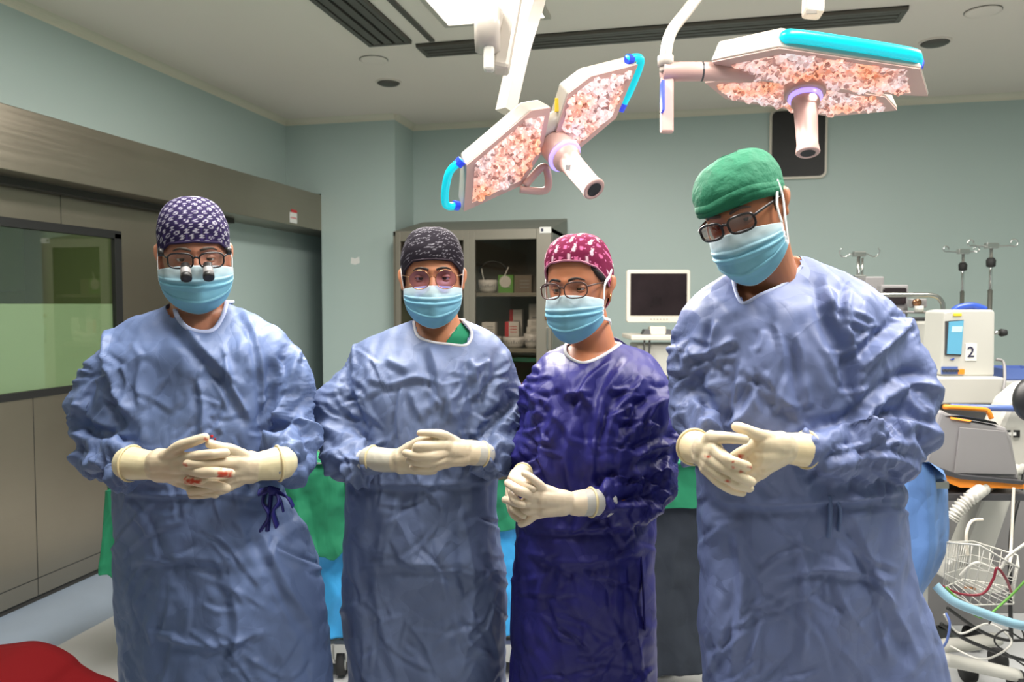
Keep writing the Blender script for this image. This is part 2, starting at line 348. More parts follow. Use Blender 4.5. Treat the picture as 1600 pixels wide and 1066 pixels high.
# cove where wall meets ceiling
def cove(name, a, b, n):
    a = np.array([*a, H]); b = np.array([*b, H]); n = np.array([*n, 0.]); r = .045; P = []
    for k in range(6): t = k/5*PI/2; P.append(n*(r-r*math.sin(t))+np.array([0, 0, -(r-r*math.cos(t))]))
    V = [a+p for p in P]+[a]+[b+p for p in P]+[b]; m = 7; F = [[i, (i+1) % m, m+(i+1) % m, m+i] for i in range(m)]+[list(range(m))[::-1], list(range(m, 2*m))]
    struct(link_mesh(name, V, F, 'cove', None, False))
cove('trim_1', (XL, YF), (XL, YC), (1, 0)); cove('trim_2', (XL, YC), (XC, YC), (0, -1)); cove('trim_3', (XC, YC), (XC, YB), (1, 0)); cove('trim_4', (XC, YB), (XR, YB), (0, -1))
# header over the sliding door
hd = MB(); hd.box((XL, YF+.1, 2.095), (HX, 7.3, 2.385), bev=.004); struct(hd.build('trim_5', 'steel_warm'))
hl = MB(); hl.box((HX-.22, YF+.1, 2.06), (HX-.16, 5.0, 2.095)); struct(hl.build('trim_6', 'grille_dark'))
# sticker on the header
p = ony; s0 = onx(450, 330, HX+.004); s1 = onx(467, 347, HX+.004)
t = thing('header_sticker', 'small white sticker with a red top at the far end of the steel door header', 'sticker', (HX+.002, (s0[1]+s1[1])/2, (s0[2]+s1[2])/2))
MB().box((0, -.055, -.048), (.002, .055, .03), bev=.0005).build('label_card', 'label', t); MB().box((0, -.03, .03), (.002, .055, .052)).build('red_band', 'red', t)
for k in range(7): MB().box((.002, -.045+k*.013, -.015), (.0026, -.036+k*.013, -.005)).build('printed_line', 'red', t)
# sliding steel door with window (structure)
DX0, DX1 = -3.27, -3.225
wz0, wz1, wy1 = 1.05, 1.90, 3.93; dy0, dy1 = 1.3, 4.83
d = MB(); d.box((DX0, dy0, .03), (DX1, dy1, wz0)); d.box((DX0, dy0, wz1), (DX1, dy1, 2.1)); d.box((DX0, wy1, wz0), (DX1, dy1, wz1)); d.box((DX0, dy0, wz0), (DX1, 1.75, wz1))
door = struct(d.build('door_1', 'steel_warm'))
sm = MB()
for y in (3.31, ): sm.box((DX1, y-.002, .03), (DX1+.001, y+.002, wz0))
sm.box((DX1, 3.52, wz1), (DX1+.001, 3.524, 2.1)); sm.box((DX1, dy0, .115), (DX1+.001, dy1, .12)); sm.box((DX0, dy0, .0), (DX1-.01, dy1, .03)); sm.build('seam', 'grille_dark', door)
fr = MB(); g = .05
for lo, hi in (((1.75, wz0-.02), (wy1+.03, wz0+.018)), ((1.75, wz1-.03), (wy1+.03, wz1+.015)), ((wy1-.025, wz0), (wy1+.03, wz1)), ((1.72, wz0), (1.78, wz1))): fr.box((DX1-.02, lo[0], lo[1]), (DX1+.006, hi[0], hi[1]), bev=.002)
fr.build('window_gasket', 'black', door)
MB().box((DX1-.02, 1.77, wz0), (DX1-.015, wy1, wz1)).build('window_pane', 'green_glass', door)
MB().box((DX1-.028, 1.77, wz0), (DX1-.022, wy1, 1.50)).build('frosted_film', 'frost', door)
# the room beyond the door window
nb = struct(MB().box((-5.9, 1.0, 0), (-5.8, 6.0, H)).build('wall_beyond', 'green_room')); struct(MB().box((-6, 5.9, 0), (-3.4, 6.0, H)).build('wall_beyond_end', 'green_room')); struct(MB().box((-6, .9, 0), (-3.4, 1.0, H)).build('wall_beyond_near', 'green_room'))
cb = thing('wall_cupboard', 'dark green cupboard in the room seen through the door window', 'cupboard', (-5.6, 4.9, 1.60)); MB().box((-.15, -.65, 0), (.15, .65, 1.2), bev=.01).build('cupboard_body', 'green_room_dark', cb)
MB().box((.15, -.01, .02), (.155, .01, 1.18)).build('door_gap', 'black', cb)
ct = thing('side_counter', 'pale counter seen through the clear upper part of the door window', 'counter', (-5.3, 3.6, 0)); MB().box((-.4, -1.8, .0), (.3, 2.2, 1.38)).build('counter_body', 'green_room_dark', ct); MB().box((-.4, -1.8, 1.38), (.33, 2.2, 1.44), bev=.01).build('counter_top', 'white_plastic', ct)
dm = thing('black_dome_device', 'black rounded device standing on the counter beyond the door window', 'device', (-5.05, 3.27, 1.44)); MB().lathe([(.16, 0), (.165, .03), (.16, .08), (.13, .13), (.07, .16), (.0, .168)], (0, 0, 0)).build('dome', 'black_gloss', dm, True); MB().box((.12, -.06, .05), (.168, .06, .075), bev=.005).build('bright_strip', 'white_plastic', dm)
lc = thing('added_room_light', 'added unseen ceiling luminaire lighting the room beyond the sliding door', 'ceiling light', (-4.6, 3.3, 2.98)); MB().box((-.3, -.6, -.01), (.3, .6, .015)).build('diffuser', 'panel_emit', lc); area_light('glow_area', (0, 0, -.02), .6, 1.2, 20, parent=lc)  # unseen lamp added to light the room behind the door window
# chipped paint mark on the pier
cp = ony(555, 408, YC-.001); k = MB(); k.prism([cp+np.array([a, 0, b]) for a, b in ((-.04, -.02), (-.035, .03), (0, .02), (.035, .035), (.04, -.015), (.0, -.03))], (0, -.001, 0)); tag(k.build('paint_patch', 'label'), 'small pale patch of chipped paint on the teal wall pier', 'paint patch')
# ------------------------------------------------------------------ ceiling fittings
nP = ['ceiling light panel glowing white above the surgical lamps', 'added unseen ceiling light panel at the right of the room', 'added unseen ceiling fill panel over the camera side, left', 'added unseen ceiling fill panel over the camera side, right', 'added unseen ceiling fill panel at the entrance end']
for (x, y, sx, sy, pw), lb in zip(PANELS, nP):
    t = thing('ceiling_light', lb, 'ceiling light', (x, y, H), group='recessed ceiling light panels')
    MB().box((-sx/2, -sy/2, -.012), (sx/2, sy/2, -.004)).build('diffuser', 'panel_emit', t)
    f = MB()
    for lo, hi in (((-sx/2-.03, -sy/2-.03), (sx/2+.03, -sy/2)), ((-sx/2-.03, sy/2), (sx/2+.03, sy/2+.03)), ((-sx/2-.03, -sy/2), (-sx/2, sy/2)), ((sx/2, -sy/2), (sx/2+.03, sy/2))): f.box((*lo, -.016), (*hi, 0), bev=.002)
    f.build('frame', 'lamp_white', t); area_light('panel_area', (0, 0, -.02), sx, sy, pw, parent=t)
def grille(lb, x0, x1, y0, y1, ax, slots, group=None):
    t = thing('ceiling_grille', lb, 'air grille', ((x0+x1)/2, (y0+y1)/2, H), group=group); a, b = (x1-x0)/2, (y1-y0)/2
    MB().box((-a, -b, -.006), (a, b, 0)).build('backing', 'grille_dark', t)
    f = MB(); e = .03
    for lo, hi in (((-a, -b), (a, -b+e)), ((-a, b-e), (a, b)), ((-a, -b+e), (-a+e, b-e)), ((a-e, -b+e), (a, b-e))): f.box((*lo, -.022), (*hi, 0), bev=.003)
    f.build('frame', 'grille', t)
    for k in range(slots):
        s = MB()
        if ax == 'x': c = -b+e+(2*b-2*e)*(k+.5)/slots; wd = (2*b-2*e)/slots*.36; s.box((-a+e, c-wd, -.02), (a-e, c+wd, -.004), bev=.002)
        else: c = -a+e+(2*a-2*e)*(k+.5)/slots; wd = (2*a-2*e)/slots*.36; s.box((c-wd, -b+e, -.02), (c+wd, b-e, -.004), bev=.002)
        s.build('slat', 'grille', t)
grille('long dark steel linear air grille running across the ceiling behind the surgical lamps', -1.6, 1.02, 4.42, 4.62, 'x', 3)
grille('short dark steel air grille running toward the camera at the left of the light panel', -1.86, -1.6, 2.2, 4.36, 'y', 3)
tr = MB(); tr.box((-1.50, 1.5, H-.012), (-1.47, 4.38, H)); tag(tr.build('ceiling_rail', 'grille'), 'thin dark rail on the ceiling between the short grille and the light panel', 'rail')
def disc(px, py, lb, dark):
    c = onz(px, py, H); t = thing('ceiling_vent' if dark else 'ceiling_disc', lb, 'vent' if dark else 'cover', c)
    if dark: MB().lathe([(.075, 0), (.075, -.012), (.06, -.02), (.03, -.022), (0, -.022)], (0, 0, 0)).build('bowl', 'grille', t, True); MB().lathe([(.088, 0), (.088, -.006), (.076, -.008), (.076, 0)], (0, 0, 0)).build('ring', 'ceiling_paint', t, True)
    else: MB().lathe([(.085, 0), (.085, -.008), (.07, -.012), (.0, -.012)], (0, 0, 0)).build('plate', 'ceiling_paint', t, True); MB().lathe([(.088, 0), (.088, -.004), (.085, -.004), (.085, 0)], (0, 0, 0)).build('ring', 'grille', t)
disc(607, 128, 'round dark air vent in the ceiling left of the surgical lamps', True); disc(1461, 65, 'round dark air vent in the ceiling beside the right surgical lamp', True)
disc(584, 93, 'flat round cover on the ceiling near the end of the short grille', False); disc(1536, 17, 'flat round cover on the ceiling at the upper right corner', False)
# black wall panel
a = ony(1203, 171, YB-.03); b = ony(1292, 278, YB-.03)
t = thing('wall_speaker_panel', 'black rounded rectangular panel with pale rim high on the back wall', 'wall panel', ((a[0]+b[0])/2, YB, (a[2]+b[2])/2))
def rrect(w, h, r, n=6):
    P = []
    for cx, cy, a0 in ((w-r, h-r, 0), (-w+r, h-r, 90), (-w+r, -h+r, 180), (w-r, -h+r, 270)):
        for k in range(n+1): q = math.radians(a0+90*k/n); P.append((cx+r*math.cos(q), cy+r*math.sin(q)))
    return P
hw, hh = (b[0]-a[0])/2, (a[2]-b[2])/2
MB().prism([(x, 0, z) for x, z in rrect(hw, hh, .05)], (0, -.03, 0), bev=.004).build('rim', 'cream_plastic', t)
MB().prism([(x, -.031, z) for x, z in rrect(hw-.018, hh-.018, .04)], (0, -.006, 0)).build('face', 'black', t)
# ------------------------------------------------------------------ steel cabinet with glass doors
cx0, cx1, cy0, cy1, cz = -2.27, -1.035, 5.72, 6.42, 2.05
t = thing('steel_cabinet', 'tall grey steel medicine cabinet with glass doors against the back wall', 'cabinet', ((cx0+cx1)/2, cy0, 0)); ox = (cx0+cx1)/2
def L(x, y, z): return (x-ox, y-cy0, z)
b = MB(); b.box(L(cx0, cy0+.03, 0), L(cx0+.02, cy1, cz)); b.box(L(cx1-.02, cy0+.03, 0), L(cx1, cy1, cz)); b.box(L(cx0, cy1-.02, 0), L(cx1, cy1, cz)); b.box(L(cx0, cy0+.03, 0), L(cx1, cy1, .1)); b.box(L(cx0, cy0+.03, cz-.03), L(cx1, cy1, cz)); b.build('body', 'cabinet_metal', t)
MB().box(L(cx0+.021, cy1-.03, .1), L(cx1-.021, cy1-.021, cz-.03)).build('back_lining', 'cabinet_dark', t)
rf = MB(); x0, x1, y0, y1 = cx0-ox, cx1-ox, 0.02, cy1-cy0; rf.add([(x0, y0, cz), (x1, y0, cz), (x1, y1, cz), (x0, y1, cz), (x0+.0, y1, cz+.14), (x1-.0, y1, cz+.14)], [[0, 1, 5, 4], [1, 2, 5], [0, 4, 3], [2, 3, 4, 5], [0, 3, 2, 1]]); rf.build('sloped_top', 'cabinet_metal', t)
def dpx(px): return ony(px, 450, cy0)[0]-ox
m1, m2, e0, e1, hx = dpx(724), dpx(742), dpx(618), dpx(861), dpx(838)
for nm, (a0, a1) in (('l', (e0, (m1+m2)/2)), ('r', ((m1+m2)/2, e1))):
    dr = MB(); z0, z1 = .1, cz
    lw = .04 if nm == 'l' else (m2-m1)/2; rw = (m2-m1)/2 if nm == 'l' else e1-hx
    for lo, hi in (((a0, z0), (a0+lw, z1)), ((a1-rw, z0), (a1, z1)), ((a0+lw, z1-.075), (a1-rw, z1)), ((a0+lw, z0), (a1-rw, z0+.06))): dr.box((lo[0], 0, lo[1]), (hi[0], .03, hi[1]), bev=.003)
    dd = dr.build('door', 'cabinet_metal', t)
    MB().box((a0+lw, .012, z0+.06), (a1-rw, .016, z1-.075)).build('glass_pane', 'dark_glass', dd)
    if nm == 'r':
        hb = MB(); hb.box((a1-.03, -.02, 1.17), (a1-.02, 0, 1.33), bev=.003); hb.build('handle', 'steel', dd); MB().lathe([(.018, 0), (.018, -.012), (0, -.014)], (a1-.028, 0, 1.40), (0, 1, 0)).build('lock', 'frame_gold', dd)
        MB().box((a1-.085, -.002, cz-.035), (a1-.0, 0, cz+.008)).build('label_tag', 'label', dd); MB().box((a1-.075, -.004, cz-.025), (a1-.058, -.002, cz-.002)).build('label_mark', 'ink', dd)
shz = [ony(800, y, cy0+.25)[2] for y in (458, 543, 625)]
for z in shz: MB().box(L(cx0+.02, cy0+.06, z-.028), L(cx1-.02, cy1-.03, z), bev=.003).build('shelf', 'cabinet_metal', t)
YS = cy0+.2
def bowl(px, z, w_, h_, lb, grp='white enamel bowls in the steel cabinet'):
    c = ony(px, 470, YS); t = thing('lettered_bowl', lb, 'bowl', (c[0], YS, z), group=grp)
    MB().lathe([(w_*.62, 0), (w_*.9, h_*.25), (w_, h_*.7), (w_*1.03, h_), (w_*.97, h_), (w_*.93, h_*.7), (w_*.8, h_*.25), (0, h_*.12)], (0, 0, 0), seg=32).build('shell', 'bowl_white', t, True)
    k = MB()
    for i in range(9):
        a = math.radians(-52+i*13); r = w_*.985; k.box((r*math.sin(a)-.004, -r*math.cos(a)-.002, h_*.42), (r*math.sin(a)+.004, -r*math.cos(a)+.002, h_*.42+.012+.006*(i % 3)))
    k.build('lettering', 'ink_grey', t)
def carton(px0, px1, z, h_, lb, m='box_white', side=None, dep=.07, y=None, cat='box', band='ink_grey'):
    y = YS if y is None else y; a = ony(px0, 470, y)[0]; b = ony(px1, 470, y)[0]; t = thing('medicine_box', lb, cat, ((a+b)/2, y, z), group='medicine cartons in the steel cabinet'); w_ = (b-a)/2
    MB().box((-w_, -dep/2, 0), (w_, dep/2, h_), bev=.002).build('carton', m, t)
    if side: MB().box((-w_-.001, -dep/2-.001, .0), (-w_*.45, -dep/2, h_)).build('side_panel', side, t)
    k = MB()
    for i in range(3): k.box((-w_*.3, -dep/2-.002, h_*(.3+.18*i)), (w_*.75, -dep/2-.001, h_*(.35+.18*i)))
    k.build('print', band, t)
s0, s1, s2 = shz
bowl(763, s0, .075, .10, 'white lettered bowl on the upper cabinet shelf under black cable loops')
bowl(768, s1, .075, .085, 'left white bowl on the middle cabinet shelf under a plain white carton'); bowl(803, s1, .085, .085, 'wide white lettered bowl on the middle cabinet shelf under a red and white carton'); bowl(831, s1, .06, .11, 'white bowl beneath small cartons at the right end of the middle cabinet shelf')
cable = thing('cable_loop', 'black cable coil with white ends standing in the bowl on the upper cabinet shelf', 'cable', (ony(770, 440, YS)[0], YS, s0+.055))
P = [(.11*math.cos(q)*(1-.1*(k % 2)), .02*math.sin(q*2), .11+.075*math.sin(q)) for k, q in enumerate(np.linspace(0, 4*PI, 28))]; MB().tube(crs(P, 80), .006, 8).build('coil', 'black', cable, True)
for q in ((-.08, .13, -.05, .02, -.03), (.13, .14, .06, .015, .05)): MB().tube(crs([(q[0], -.03, q[1]), ((q[0]+q[2])/2, -.04, .06), (q[2], -.03, q[3])], 12), .004, 6).build('white_lead', 'label', cable, True)
carton(780, 803, s0, .135, 'green carton with a pale oval window on the upper cabinet shelf', 'box_green', y=YS); carton(804, 832, s0, .135, 'brown carton right of the green one on the upper cabinet shelf', 'box_brown', y=YS+.05)
ov = MB().lathe([(.045, 0), (.045, -.002), (0, -.002)], (ony(791, 440, YS)[0], YS-.0352, s0+.085), (0, 1, 0)); tag(ov.build('oval_sticker', 'box_white'), 'pale oval sticker on the green carton in the cabinet', 'sticker')
carton(755, 775, s1+.085, .11, 'plain white carton standing on the left bowl of the middle cabinet shelf', side='box_white'); carton(791, 812, s1+.085, .115, 'red and white carton standing on the wide bowl of the middle shelf', side='box_red', band='red')
carton(798, 817, s1, .29, 'tall white carton with a red side behind the wide bowl', side='box_red', y=YS+.14)
carton(824, 842, s1+.11, .05, 'flat white carton lowest of the stack at the right of the middle shelf'); carton(826, 842, s1+.16, .055, 'small white carton second from the bottom at the right of the middle shelf'); carton(828, 842, s1, .335, 'pale upright carton rising behind the small stack at the right of the middle shelf', y=YS+.14)
for i, (a, b, h_) in enumerate(((800, 813, .10), (815, 832, .14), (834, 843, .1))): carton(a, b, s2, h_, ['small red carton at the left of the lowest visible cabinet shelf', 'pale carton with red band in the middle of the lowest visible cabinet shelf', 'red carton at the right of the lowest visible cabinet shelf'][i], ['box_red', 'box_white', 'box_red'][i], side='box_red')
carton(708, 727, s1, .17, 'white carton in the left compartment of the cabinet', y=YS+.05); bowl(712, s1, .05, .06, 'small white bowl in the left compartment of the cabinet')
# ================================================================== SURGICAL LAMPS
def unit(v): v = np.array(v, float); return v/np.linalg.norm(v)
def pod(root, name, poly, p0, n, thick, inset=.82, lightrows=True, hub=None):
    "poly: pixel outline of the lit face, set on the plane (p0,n); the housing rises behind it"
    base = np.array(root.location); P = [onplane(x, y, p0, n) for x, y in poly]; c = np.mean(P, 0)
    mb = MB(); k = len(P); top = [c+(q-c)*.93-n*thick for q in P]; mb.add([q-base for q in P+top], [[i, (i+1) % k, k+(i+1) % k, k+i] for i in range(k)]+[list(range(k, 2*k))]+[list(range(k))[::-1]])
    bm = bmesh.new()
    vs = [bm.verts.new(v) for v in mb.V]; [bm.faces.new([vs[i] for i in f]) for f in mb.F]; bmesh.ops.recalc_face_normals(bm, faces=bm.faces[:]); bmesh.ops.bevel(bm, geom=bm.edges[:], offset=.006, segments=3, affect='EDGES', profile=.5)
    me = bpy.data.meshes.new(name); bm.to_mesh(me); bm.free(); me.materials.append(MATS['lamp_white']); h = bpy.data.objects.new(name, me); col.objects.link(h); h.parent = root
    MB().prism([c+(q-c)*.985+n*.001-base for q in P], n*.003).build('bezel', 'lamp_pink', h)
    u = unit(P[1]-P[0]); v = unit(np.cross(n, u)); Q = [((q-c)@u*inset, (q-c)@v*inset) for q in P]
    def inside(x, y):
        s = 0
        for i in range(k):
            x1, y1 = Q[i]; x2, y2 = Q[(i+1) % k]
            if (y1 > y) != (y2 > y) and x < (x2-x1)*(y-y1)/(y2-y1)+x1: s ^= 1
        return s
    MB().prism([c+u*a+v*b+n*.004-base for a, b in Q], n*.001).build('lens_bed', 'led_lens', h)
    lm = MB(); R = .0155; xs = [q[0] for q in Q]; ys = [q[1] for q in Q]; j = 0; y = min(ys); rs = np.random.RandomState(len(poly)+int(abs(c[0])*100)); spots = []
    while y < max(ys):
        x = min(xs)+(R if j % 2 else 0)
        while x < max(xs):
            if inside(x, y):
                ctr = c+u*x+v*y+n*.005-base; V = []; seg = 7; ph = rs.rand()*2
                for (rr, hh) in ((1, 0), (.72, .5), (.35, .72)):
                    for q in range(seg): a = ph+2*PI*q/seg+hh; jx = 1+rs.uniform(-.18, .18); V.append(ctr+(u*math.cos(a)+v*math.sin(a))*R*rr*jx+n*hh*R*(1+rs.uniform(-.3, .3)))
                V.append(ctr+n*R*rs.uniform(.3, .6)); F = []
                for a in range(2):
                    for q in range(seg): F.append([a*seg+q, a*seg+(q+1) % seg, (a+1)*seg+(q+1) % seg, (a+1)*seg+q])
                F += [[2*seg+q, 2*seg+(q+1) % seg, 3*seg] for q in range(seg)]; lm.add(V, F); spots.append(ctr+n*.03)
            x += 2*R
        y += R*1.75; j += 1
    lm.build('led_lenses', 'led_lens', h)
    rs.shuffle(spots)
    for s in spots[:6]:
        l = bpy.data.lights.new('led_spot', 'SPOT'); l.energy = LAMP_W; l.color = (1, .93, .88); l.spot_size = math.radians(110); l.spot_blend = .8; l.shadow_soft_size = .006
        o = bpy.data.objects.new('led_spot', l); col.objects.link(o); o.parent = h; o.location = s; o.rotation_euler = Vector(n).to_track_quat('-Z', 'Y').to_euler()
    return h, P, c, u, v
def dirw(r, toward, z): return unit(Rh*r-Fh*toward+np.array([0, 0, z]))
# ---- lamp 1 (tilted, between the two women)
n1 = dirw(.44, .62, -.65); c1 = W(862, 222, 2.45)
L1 = thing('surgical_lamp', 'tilted twin-panel surgical lamp hanging above the two women, lit lenses facing lower right', 'surgical lamp', c1)
hA = pod(L1, 'left_light_head', [(728, 257), (830, 171), (861, 166), (846, 238), (815, 289), (723, 331)], c1, n1, .062)
hB = pod(L1, 'right_light_head', [(887, 145), (922, 118), (997, 99), (962, 184), (892, 243), (867, 206)], c1, n1, .062)
def grip(h, root, pts, n, p0, r=.012, off=.02):
    base = np.array(root.location); P = [onplane(x, y, p0-n*off, n)-base for x, y in pts]; A = crs(P, 30)
    MB().tube(A, r, 12).build('glow_handle', 'handle_cyan', h, True)
    for e in (0, -1):
        q = P[e]; q2 = P[1] if e == 0 else P[-2]; MB().tube([q, q+(q2-q)*.35], r*1.25, 12).build('handle_end', 'handle_blue', h)
grip(hA[0], L1, [(722, 250), (701, 272), (696, 318), (716, 322)], n1, c1); grip(hB[0], L1, [(980, 92), (1001, 94), (985, 140), (968, 172)], n1, c1)
b1 = c1; hub = MB()
def wl_(p): return np.array(p)-np.array(L1.location)
hc = onplane(868, 228, c1, n1)-b1; hub.lathe([(.0, .05), (.046, .05), (.05, .04), (.05, -.03), (.044, -.04), (0, -.04)], hc, n1); hub.build('hub', 'lamp_pink', L1, True)
side1 = unit(hB[2]-hA[2]); MB().tube([hA[2]-b1-n1*.03, hB[2]-b1-n1*.03], .028, 12).build('cross_bar', 'lamp_white', L1, True)
MB().lathe([(.052, .052), (.054, .06), (.046, .064), (.04, .064)], hc, n1).build('violet_ring', 'ring_violet', L1, True)
hd_ = MB().lathe([(.043, .05), (.045, .075), (.037, .085), (.036, .09), (.033, .12), (.031, .21), (.035, .235), (.033, .238), (.022, .238), (.02, .225), (0, .225)], hc, n1).build('sterile_handle', 'lamp_pink', L1, True)
MB().lathe([(.022, .2385), (0, .2385)], hc, n1).build('handle_opening', 'dark_plastic', hd_)
MB().box((-.008, -.001, -.008), (.008, .001, .008), M=(hc+n1*.13+dirw(-.7, .7, .0)*.0365, np.column_stack([Rh, -Fh, [0, 0, 1]]))).build('tiny_square_mark', 'ink_grey', hd_)
q = onplane(877, 165, c1-n1*.03, n1)-b1; MB().box((-.012, -.004, -.02), (.012, .004, .02), bev=.001, M=(q+dirw(-.8, .6, 0)*.01, np.column_stack([Rh, -Fh, [0, 0, 1]]))).build('yellow_tag', 'yellow', hB[0])
# rear yoke loop under the left head
yk = [W(x, y, D)-b1 for x, y, D in ((820, 290, 2.5), (846, 262, 2.5), (855, 268, 2.5), (853, 297, 2.5), (812, 296, 2.5))]; MB().tube(crs(yk, 30), .012, 10).build('rear_loop', 'lamp_pink', L1, True)
# pole of lamp 1 up to the arm
pl = MB(); A = crs([W(790, 175, 2.62)-b1, W(812, 80, 2.66)-b1, W(835, 5, 2.7)-b1, W(842, -30, 2.72)-b1], 20); pl.tube(A, .034, 4, up=Rh); pl.build('suspension_arm', 'lamp_white', L1)
# ---- spring arm of lamp 1 (own mount on the ceiling)
A1 = W(775, 95, 2.3); sa = thing('spring_arm', 'thick white boxed spring arm coming down from the ceiling left of the tilted lamp', 'lamp arm', A1)
B = np.column_stack([Rh, Fh, [0, 0, 1.]])
def beam(pa, pb, w_, d_, name, m, root, bev=.012):
    base = np.array(root.location); a = np.array(pa)-base; b = np.array(pb)-base; z = unit(b-a); x = unit(np.cross(Fh, z)); y = np.cross(z, x); ln = np.linalg.norm(b-a)
    return MB().box((-w_/2, -d_/2, 0), (w_/2, d_/2, ln), bev=bev, M=(a, np.column_stack([x, y, z]))).build(name, m, root)
beam(W(781, 112, 2.3), W(812, -60, 2.34), .052, .07, 'arm_beam', 'lamp_white', sa)
MB().lathe([(.0, -.035), (.062, -.035), (.07, -.02), (.07, .02), (.062, .035), (0, .035)], W(762, 45, 2.27)-A1, Rh).build('joint_cover', 'lamp_white', sa, True)
beam(W(764, 112, 2.25), W(764, 70, 2.25), .03, .035, 'side_bracket', 'white_plastic', sa, .008)
beam(W(757, 75, 2.26), W(775, 10, 2.26), .055, .05, 'joint_shroud', 'lamp_white', sa, .02)
# ---- lamp 2 (right, nearly level)
n2 = dirw(-.03, .16, -.985); c2 = W(1262, 125, 2.3)
L2 = thing('surgical_lamp', 'level twin-panel surgical lamp at the right with a long cyan handle in front', 'surgical lamp', c2)
pB = pod(L2, 'rear_light_head', [(1099, 127), (1132, 153), (1298, 181), (1404, 171), (1385, 150), (1180, 118)], c2-n2*.02, n2, .05)
pA = pod(L2, 'front_light_head', [(1110, 95), (1216, 73), (1440, 106), (1452, 149), (1345, 144), (1130, 118)], c2, n2, .06)
grip(pA[0], L2, [(1232, 72), (1227, 59), (1245, 57), (1330, 69), (1418, 84), (1430, 90), (1430, 102)], n2, c2-Fh*.06, .018, .04)
b2 = c2; hc = onplane(1257, 133, c2, n2)-b2
nh = dirw(-.05, .30, -.95)
MB().lathe([(.0, -.01), (.05, -.01), (.058, .0), (.058, .03), (.05, .035), (0, .035)], hc, nh).build('hub', 'lamp_pink', L2, True)
MB().lathe([(.046, .036), (.048, .044), (.04, .048), (.036, .048)], hc, nh).build('violet_ring', 'ring_violet', L2, True)
h2 = MB().lathe([(.038, .035), (.04, .062), (.034, .07), (.032, .1), (.029, .19), (.033, .215), (.031, .218), (.02, .218), (.018, .2), (0, .2)], hc, nh).build('sterile_handle', 'lamp_pink', L2, True)
MB().lathe([(.02, .2185), (0, .2185)], hc, nh).build('handle_opening', 'dark_plastic', h2)
MB().tube([W(1035, 112, 2.22)-b2, W(1115, 112, 2.24)-b2, W(1175, 118, 2.27)-b2], [.026, .026, .02], 16, up=(0, 0, 1)).build('side_sleeve', 'lamp_pink', L2, True)
MB().tube([W(1095, 112, 2.235)-b2, W(1098, 112, 2.235)-b2], .0265, 16, up=(0, 0, 1)).build('sleeve_joint', 'dark_plastic', L2)
MB().tube(crs([W(x, y, D)-b2 for x, y, D in ((1040, 112, 2.22), (1041, 80, 2.22), (1050, 48, 2.24), (1075, 15, 2.3), (1120, -45, 2.45))], 30), .0165, 14).build('bent_tube', 'lamp_white', L2, True)
MB().tube([W(1040, 88, 2.22)-b2, W(1040, 104, 2.22)-b2], .022, 14).build('tube_collar', 'lamp_white', L2, True)
pp = beam(W(1042, 122, 2.22), W(1042, 208, 2.2), .036, .02, 'control_panel', 'lamp_pink', L2, .006)
beam(W(1035, 128, 2.2), W(1035, 175, 2.19), .008, .03, 'button_strip', 'handle_blue', L2, .001)
B3 = W(1270, 5, 2.3); br = thing('ceiling_bracket', 'white plastic arm end hanging at the top edge above the level lamp', 'lamp arm', B3)
beam(W(1270, 25, 2.3), W(1272, -60, 2.35), .055, .05, 'arm_end', 'lamp_white', br, .012); beam(W(1268, 22, 2.268), W(1268, 16, 2.268), .03, .004, 'end_slot', 'grille', br, .001)
for (px, py, D, root) in ((842, -25, 2.72, L1), (812, -58, 2.34, sa), (1120, -40, 2.45, L2), (1272, -55, 2.35, br)):
    q = W(px, py, D); base = np.array(root.location); MB().cyl(q-base, np.array([q[0], q[1], H])-base, .03).build('ceiling_drop', 'lamp_white', root, True)
# ================================================================== MONITOR ON CART (behind the woman in violet)
q = W(1027, 530, 5.0); t = thing('flat_monitor', 'cream flat monitor with a dark screen on a shelf of the back wall cart', 'monitor', q, YAW)
def rel(px, py, D, base=None): return stage(px, py, D)-stage(1027, 530, 5.0)
a = rel(979, 422, 5.0); b_ = rel(1077, 504, 5.0); w_ = (b_[0]-a[0])/2; hz = (a[2]-b_[2])/2; mc = (a+b_)/2
MB().prism([(mc[0]+x, -.02, mc[2]+z) for x, z in rrect(w_, hz, .015)], (0, .05, 0), bev=.005).build('housing', 'cream_plastic', t)
MB().box((mc[0]-w_+.022, -.024, mc[2]-hz+.045), (mc[0]+w_-.022, -.02, mc[2]+hz-.022)).build('screen', 'screen_dark', t)
k = MB()
for i in range(6): k.box((mc[0]-.05+i*.02, -.026, mc[2]-hz+.018), (mc[0]-.043+i*.02, -.0245, mc[2]-hz+.024))
k.build('button', 'ink_grey', t); MB().box((-.05, -.03, 0), (.05, .05, .08), bev=.008).build('stand', 'cream_plastic', t); MB().prism([(-.11, -.04, 0), (.12, -.04, 0), (.08, -.02, .06), (-.08, -.02, .06)], (0, .1, 0)).build('stand_foot', 'dark_plastic', t)
q = W(1020, 760, 5.0); q[2] = 0; ct = thing('anaesthesia_cart', 'pale grey equipment cart carrying the cream monitor at the back wall', 'cart', q, YAW)
zt = W(1020, 523, 5.0)[2]
def cl(px): return (px-1020)/FPX*5.0
MB().box((cl(980), -.12, zt-.03), (cl(1110), .3, zt), bev=.006).build('shelf', 'cream_plastic', ct); MB().box((cl(992), -.05, zt-.26), (cl(1110), .28, zt-.06), bev=.01).build('upper_box', 'white_plastic', ct)
MB().box((cl(975), -.1, .12), (cl(1120), .35, zt-.29), bev=.015).build('cabinet_body', 'white_plastic', ct)
for z in (.25, .5, .75): MB().box((cl(980), -.112, z), (cl(1115), -.1, z+.2), bev=.004).build('drawer', 'cream_plastic', ct)
